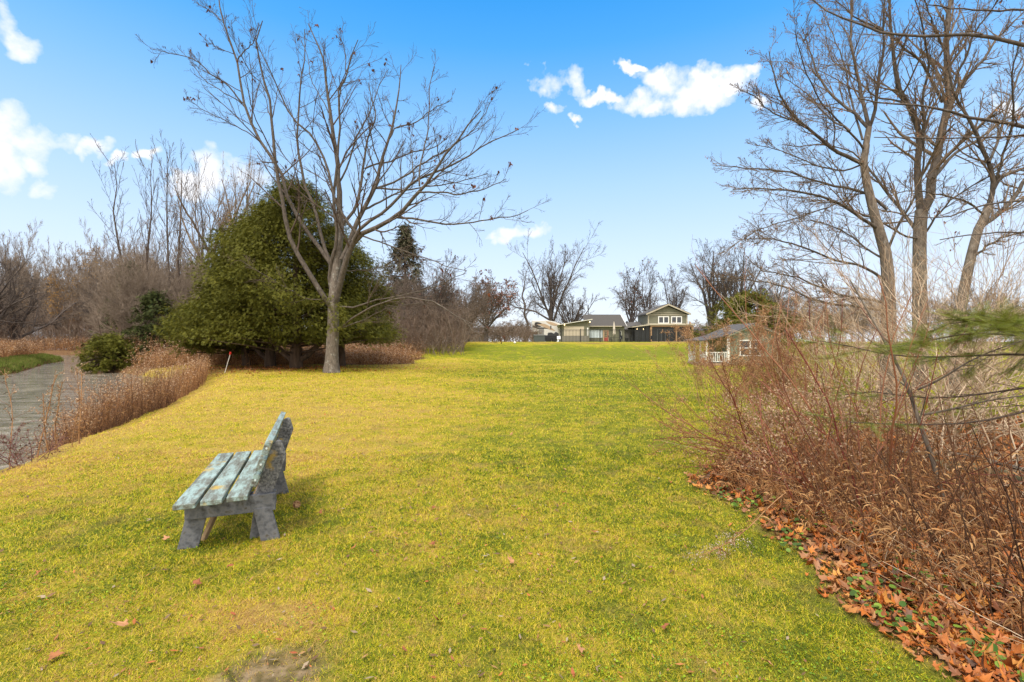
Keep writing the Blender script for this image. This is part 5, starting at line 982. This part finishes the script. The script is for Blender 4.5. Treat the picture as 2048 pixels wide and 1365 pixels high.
def build_shed():
    D = 80; X, Z = XZ(D); gz = float(height(11, D)); cx = X(1150); rt = empty('lean_to_shed', (cx, D, gz), 'low shed with single sloping white edged roof and cream panel, left of the garage', 'shed'); x = lambda p: X(p) - cx; z = lambda p: Z(p) - gz
    MB().prism_y([(x(1124), 0), (x(1179), 0), (x(1179), z(642)), (x(1124), z(649.5))], 0, 5).build('wall', M_OLIVE, rt)
    MB().prism_y([(x(1116), z(650.8)), (x(1184), z(640)), (x(1184), z(638.6)), (x(1116), z(649.4))], -.5, 5.4).build('roof', plain('pale_roof_edge', (.62, .60, .52)), rt)
    MB().box(x(1128), x(1168), -.04, 0, z(672), z(653.5)).build('cream_panel', plain('cream_panel', (.55, .47, .36)), rt); MB().box(x(1124), x(1177), -.05, 0, 0, z(672.3)).build('lower_wall', plain('grey_brick', (.22, .20, .17)), rt)
    MB().box(x(1174), x(1176.5), -.09, -.05, z(672), z(656)).build('downpipe', M_WHITE, rt)
    for p, q in ((1129, 650.6), (1179.5, 645)): MB().cyl((x(p), -.12, z(q)), (x(p), -.12, z(q) + .12), .06, .05, 8).build('lamp', LAMP, rt)
build_shed()
def build_trailer():
    D = 82; X, Z = XZ(D); gz = float(height(5, D)); cx = X(1092); rt = empty('camping_trailer', (cx, D, gz), 'cream camping trailer with dark swoosh stripes parked left of the lean-to shed', 'trailer'); x = lambda p: X(p) - cx; z = lambda p: Z(p) - gz
    MB().prism_y([(x(1064), z(664)), (x(1076), z(664)), (x(1076), z(676)), (x(1121), z(676)), (x(1121), z(648)), (x(1108), z(643.5)), (x(1095), z(641.2)), (x(1064), z(641.8))], 0, 2.6).build('body', plain('cream_panels', (.60, .575, .54), .35), rt, .05)
    def swoosh(pts, w0, mat, nm='stripe'):
        q = resamp(np.array([(x(a), -.012, z(b)) for a, b in pts]), 18)[None]; w = w0 * np.sin(np.linspace(.15, pi - .1, 18)); V, Fs = ribbons(q, w, np.array([[.25, 0, .97]])); mesh(nm, V, [Fs], mat, rt)
    dk = plain('dark_stripe', (.03, .028, .03), .3); tn = plain('tan_stripe', (.42, .30, .2), .3)
    swoosh([(1083, 654.2), (1076, 652.5), (1070, 650), (1069, 647.5), (1075, 646.5), (1084, 647.5)], .22, dk); swoosh([(1064, 650), (1070, 655), (1078, 657.5), (1088, 656.5), (1096, 658)], .16, dk); swoosh([(1075, 649), (1082, 649.5), (1090, 652), (1100, 657), (1110, 662)], .30, tn); swoosh([(1092, 643.5), (1101, 647), (1110, 650), (1119, 650)], .25, tn)
    MB().box(x(1064.5), x(1075), -.008, .0, z(655.5), z(653)).build('dark_band', dk, rt)
    w = MB().box(x(1100.5), x(1102.8), -.02, 0, z(659), z(652)); w.box(x(1064.8), x(1067), -.02, 0, z(669), z(660) * 0 + z(664.4)); w.build('window', M_GLASS, rt); MB().box(x(1077), x(1088), -.015, 0, z(672), z(658)).build('grey_panel', plain('grey_panel', (.2, .19, .18)), rt)
    MB().box(x(1064), x(1121), .1, 2.5, z(678), z(675.9)).build('chassis', M_BLACK, rt)
    for p in (1098, 1108): MB().cyl((x(p), .0, z(681)), (x(p), .25, z(681)), .38, k=18).build('wheel', M_BLACK, rt)
    MB().box(x(1066.3), x(1067.2), .3, .4, 0, z(664)).build('jack_leg', M_BLACK, rt); MB().box(x(1085), x(1089), .5, 1.5, z(641.3), z(638.8)).build('roof_vent', M_WHITE, rt)
build_trailer()
def build_yard_things():
    def ctx(px, D): X, Z = XZ(D); x0 = X(px); gz = float(height(x0, D)); return x0, gz, (lambda p: X(p) - x0), (lambda q: Z(q) - gz)
    x0, gz, x, z = ctx(1078, 70); rt = empty('hot_tub', (x0, 70, gz), 'square dark grey hot tub with a flat cover on the crest below the trailer', 'hot tub')
    MB().box(x(1068), x(1090), 0, 1.6, 0, z(672)).build('shell', plain('dark_green_cabinet', (.07, .08, .08)), rt, .03); MB().box(x(1067.3), x(1090.7), -.05, 1.65, z(672) + .002, z(669.8)).build('cover', plain('grey_cover', (.16, .165, .17)), rt, .03)
    x0, gz, x, z = ctx(1100, 73); rt = empty('covered_trailer', (x0, 73, gz), 'black utility trailer loaded with dark gear between the hot tub and the shed', 'utility trailer')
    MB().box(x(1087), x(1119), 0, 1.5, z(680), z(674)).build('bed', M_BLACK, rt, .03); MB().prism_y([(x(1090), z(674)), (x(1118), z(674)), (x(1118), z(667)), (x(1112), z(664)), (x(1109), z(668)), (x(1103), z(665)), (x(1097), z(665.5)), (x(1096), z(671)), (x(1090), z(670.5))], .2, 1.3).build('cover', plain('black_tarp', (.03, .03, .032)), rt, .08)
    for p in (1094, 1110): MB().cyl((x(p), -.12, z(681)), (x(p), 0, z(681)), .32, k=16).build('wheel', M_BLACK, rt)
    MB().bar((x(1088), .5, z(677)), (x(1072), .5, z(676)), .08, .08).build('drawbar', M_BLACK, rt)
    # tiny white garden chair beside the shed
    x0, gz, x, z = ctx(1118, 69); rt = empty('garden_chair', (x0, 69, gz), 'little white garden chair at the left end of the iron fence', 'chair'); w = M_WHITE
    MB().box(-.25, .25, -.25, .25, .38, .42).build('seat', w, rt)
    for a, b in ((-.22, -.22), (.22, -.22), (-.22, .22), (.22, .22)): MB().box(a - .025, a + .025, b - .025, b + .025, 0, .38).build('leg', w, rt)
    MB().hexa([(-.25, .22, .42), (.25, .22, .42), (.25, .26, .42), (-.25, .26, .42), (-.25, .36, .85), (.25, .36, .85), (.25, .40, .85), (-.25, .40, .85)]).build('backrest', w, rt)
    # iron fence along the crest, in runs between posts
    D = 68; X, Z = XZ(D); xs = np.arange(X(1122), X(1432), 2.75); rt = empty('iron_fence', (xs[0], D, float(height(xs[0], D))), 'black iron picket fence running along the hill crest in front of the houses', 'fence'); R0 = np.array(rt.location); H = 1.78
    for i, a in enumerate(xs):
        za = float(height(a, D)) - R0[2]; MB().box(a - R0[0] - .06, a - R0[0] + .06, -.06, .06, za - .05, za + H + .06).build('fence_post', M_BLACK, rt)
        if i < len(xs) - 1:
            m = MB(); b = xs[i + 1]; m.box(a - R0[0] + .045, b - R0[0] - .045, -.015, .015, za + H - .08, za + H - .02).box(a - R0[0] + .045, b - R0[0] - .045, -.015, .015, za + H - .22, za + H - .19).box(a - R0[0] + .045, b - R0[0] - .045, -.015, .015, za + .12, za + .16)
            for q in np.arange(a + .2, b - .1, .2): m.box(q - R0[0] - .022, q - R0[0] + .022, -.02, .02, za + .02, za + H - .04)
            m.build('picket_panel', M_BLACK, rt)
    # parasol and patio table
    x0, gz, x, z = ctx(1228, 74); rt = empty('parasol', (x0, 74, gz), 'closed cream parasol standing through the patio table', 'parasol'); MB().cyl((0, 0, 0), (0, 0, z(643)), .03, k=8).build('pole', M_BLACK, rt)
    m = MB(); k = 8; pr = [(z(671), .12), (z(668), .24), (z(656), .17), (z(648), .1), (z(643.5), .03)]
    for (a, ra), (b, rb) in zip(pr[:-1], pr[1:]):
        for j in range(k):
            t0, t1 = 2 * pi * j / k, 2 * pi * (j + 1) / k; s0 = 1.15 if j % 2 else .8; s1 = .8 if j % 2 else 1.15; m.add([(ra * s0 * cos(t0), ra * s0 * sin(t0), a), (ra * s1 * cos(t1), ra * s1 * sin(t1), a), (rb * s1 * cos(t1), rb * s1 * sin(t1), b), (rb * s0 * cos(t0), rb * s0 * sin(t0), b)], [(0, 1, 2, 3)])
    m.build('canopy', plain('cream_canvas', (.55, .48, .40)), rt)
    x0, gz, x, z = ctx(1231, 74); rt = empty('patio_table', (x0, 74.05, gz), 'black metal patio table under the closed parasol', 'table'); MB().box(-.8, .8, -.45, -.1, .68, .72).box(-.8, .8, .02, .45, .68, .72).build('tabletop', M_BLACK, rt)
    for a, b in ((-.72, -.38), (.72, -.38), (-.72, .38), (.72, .38)): MB().box(a - .03, a + .03, b - .03, b + .03, 0, .68).build('leg', M_BLACK, rt)
    for i, (px, lab) in enumerate(((1221, 'black patio chair left of the patio table'), (1240, 'black patio chair right of the patio table'), (1277, 'black patio chair in front of the porch screen, left of the porch post'), (1300, 'black patio chair by the first timber porch post'))):
        x0, gz, x, z = ctx(px, 75); rt = empty('patio_chair', (x0, 75, gz), lab, 'chair', 'black patio chairs behind the iron fence', rz=(-1) ** i * 1.2); MB().box(-.24, .24, -.24, .24, .40, .44).build('seat', M_BLACK, rt); MB().hexa([(-.24, .2, .44), (.24, .2, .44), (.24, .24, .44), (-.24, .24, .44), (-.24, .32, 1.0), (.24, .32, 1.0), (.24, .36, 1.0), (-.24, .36, 1.0)]).build('backrest', M_BLACK, rt)
        for a, b in ((-.21, -.21), (.21, -.21), (-.21, .21), (.21, .21)): MB().box(a - .02, a + .02, b - .02, b + .02, 0, .40).build('leg', M_BLACK, rt)
    x0, gz, x, z = ctx(1367, 78); rt = empty('barbecue', (x0, 78, gz), 'black barbecue with side shelves in front of the right porch screen', 'barbecue'); MB().box(-.4, .4, -.3, .3, .15, .75).build('cabinet', M_BLACK, rt, .02); MB().prism_y([(-.42, .77), (.42, .77), (.42, 1.0), (.34, 1.12), (-.34, 1.12), (-.42, 1.0)], -.3, .3).build('lid', plain('grey_lid', (.10, .10, .11), .3), rt, .03)
    for a in (-.62, .42): MB().box(a, a + .2, -.25, .25, .72, .76).build('side_shelf', plain('steel_shelf', (.4, .4, .4), .4), rt)
    for px, lab in ((1254, 'black planter tub beside the low grey wing'), (1262, 'tall black bin beside the porch screen corner')):
        x0, gz, x, z = ctx(px, 79); rt = empty('planter_tub', (x0, 79, gz), lab, 'planter'); h = .62 if px == 1254 else 1.0; MB().cyl((0, 0, 0), (0, 0, h), .22, .30, 14).build('tub', M_BLACK, rt); MB().cyl((0, 0, h - .06), (0, 0, h + .03), .33, .33, 14).build('rim', M_BLACK, rt)
    # brown board fence and grey neighbour roof right of the house
    D = 79; X, Z = XZ(D); xs = np.arange(X(1389), X(1470), 2.2); rt = empty('board_fence', (xs[0], D, float(height(xs[0], D))), 'brown vertical board fence right of the two storey house', 'fence'); R0 = np.array(rt.location); wd = noisy('brown_boards', [(.11, .065, .045), (.19, .12, .085)], 6, .85, stretch=(3, 3, .3))
    for i, a in enumerate(xs):
        za = float(height(a, D)) - R0[2]; MB().box(a - R0[0] - .06, a - R0[0] + .06, -.06, .06, za, za + 2.0).build('fence_post', wd, rt)
        if i < len(xs) - 1:
            m = MB()
            for q in np.arange(a + .08, xs[i + 1] - .16, .2): m.box(q - R0[0], q - R0[0] + .15, -.02, .02, za + .05, za + 1.85)
            m.box(a - R0[0] + .06, xs[i + 1] - R0[0] - .06, .021, .05, za + 1.5, za + 1.6); m.build('board_panel', wd, rt)
    for px, py, w, h, D, lab, col in ((1404, 662, 46, 10, 100, 'grey roofed neighbour building right of the two storey house', (.15, .14, .14)), (951, 668, 46, 26, 88, 'grey brown outbuilding half hidden by trees left of the trailer', (.16, .15, .13)), (1670, 700, 170, 16, 62, 'long low pale building behind the right hand lawn', (.55, .55, .55))):
        X, Z = XZ(D); x0 = X(px); gz = float(height(x0, D)); rt = empty('outbuilding', (x0, D, gz), lab, 'building'); W = w / F * D; zt = Z(py - h / 2) - gz
        MB().box(-W / 2, W / 2, 0, 5, -.2, zt - .9).build('wall', plain('outbuilding_wall', col), rt); MB().add([(-W / 2 - .3, -.3, zt - 1), (W / 2 + .3, -.3, zt - 1), (W / 2 + .3, 5.3, zt - 1), (-W / 2 - .3, 5.3, zt - 1), (-W / 2 + .4, 2.5, zt), (W / 2 - .4, 2.5, zt)], [(3, 2, 1, 0), (0, 1, 5, 4), (1, 2, 5), (2, 3, 4, 5), (3, 0, 4)]).build('roof', M_ROOF, rt)
        window(rt, -W * .2, -W * .2 + .9, -.001, .8, min(1.7, zt - 1.2), .06, 0); MB().box(W * .15, W * .15 + .9, -.04, 0, -.1, min(2.0, zt - 1.1)).build('door', plain('outbuilding_door', tuple(c * .5 for c in col)), rt)
    # picnic table and white lawn light on the crest
    x0, gz, x, z = ctx(1022, 70); rt = empty('picnic_table', (x0, 70, gz), 'weathered brown picnic table on the crest left of the slim bare tree', 'picnic table'); b = noisy('old_boards', [(.12, .09, .07), (.22, .17, .13)], 5, .9); MB().box(-.9, .9, -.36, .36, .70, .75).build('tabletop', b, rt)
    for s in (-1, 1): MB().box(-.9, .9, s * .62 - .13, s * .62 + .13, .42, .46).build('bench_seat', b, rt); MB().bar((s * .6, -.7, 0), (s * .6, -.2, .69), .05, .09).bar((s * .6, .7, 0), (s * .6, .2, .69), .05, .09).bar((s * .6, -.7, .38), (s * .6, .7, .38), .05, .08).build('leg_frame', b, rt)
    D = 52; X, Z = XZ(D); x0 = X(1029.5); gz = float(height(x0, D)); rt = empty('lawn_light', (x0, D, gz), 'tiny white domed fixture on the hill slope left of centre', 'light'); MB().cyl((0, 0, -.05), (0, 0, .14), .05, .05, 10).build('stem', M_WHITE, rt); MB().cyl((0, 0, .14), (0, 0, .24), .16, .08, 12).build('cap', M_WHITE, rt)
    # pine cone / clod near the bench, grass tussock
    g = np.random.default_rng(99); D = CH * F / (1015 - 682.5); x = (592 - 1024) / F * D; rt = empty('pine_cone', (x, D, float(height(x, D)) + .03), 'brown pine cone lying on the grass right of the bench', 'pine cone'); n = 60; t = np.linspace(0, 1, n); a = t * 2 * pi * 8; r = .022 * np.sin(pi * (t * .85 + .12)); O = np.stack([r * np.cos(a), r * np.sin(a), .06 * t], -1); Xd = nrm(np.stack([np.cos(a), np.sin(a), .5 + 0 * a], -1)); Z_ = nrm(np.stack([0 * a, 0 * a, 1 + 0 * a], -1)); Y_ = nrm(np.cross(Z_, Xd)); V, Fs = inst(np.array([(0, 0, 0), (.7, .5, .1), (1, 0, 0), (.7, -.5, .1)]), [(0, 1, 2, 3)], O, Xd, Y_, np.cross(Xd, Y_), np.full(n, .018))
    mesh('scales', V, [Fs], M_BRN, rt); MB().cyl((0, 0, 0), (0, 0, .06), .016, .008, 8).build('core', M_BRN, rt); rt.rotation_euler = (1.2, 0, .6)
build_yard_things()
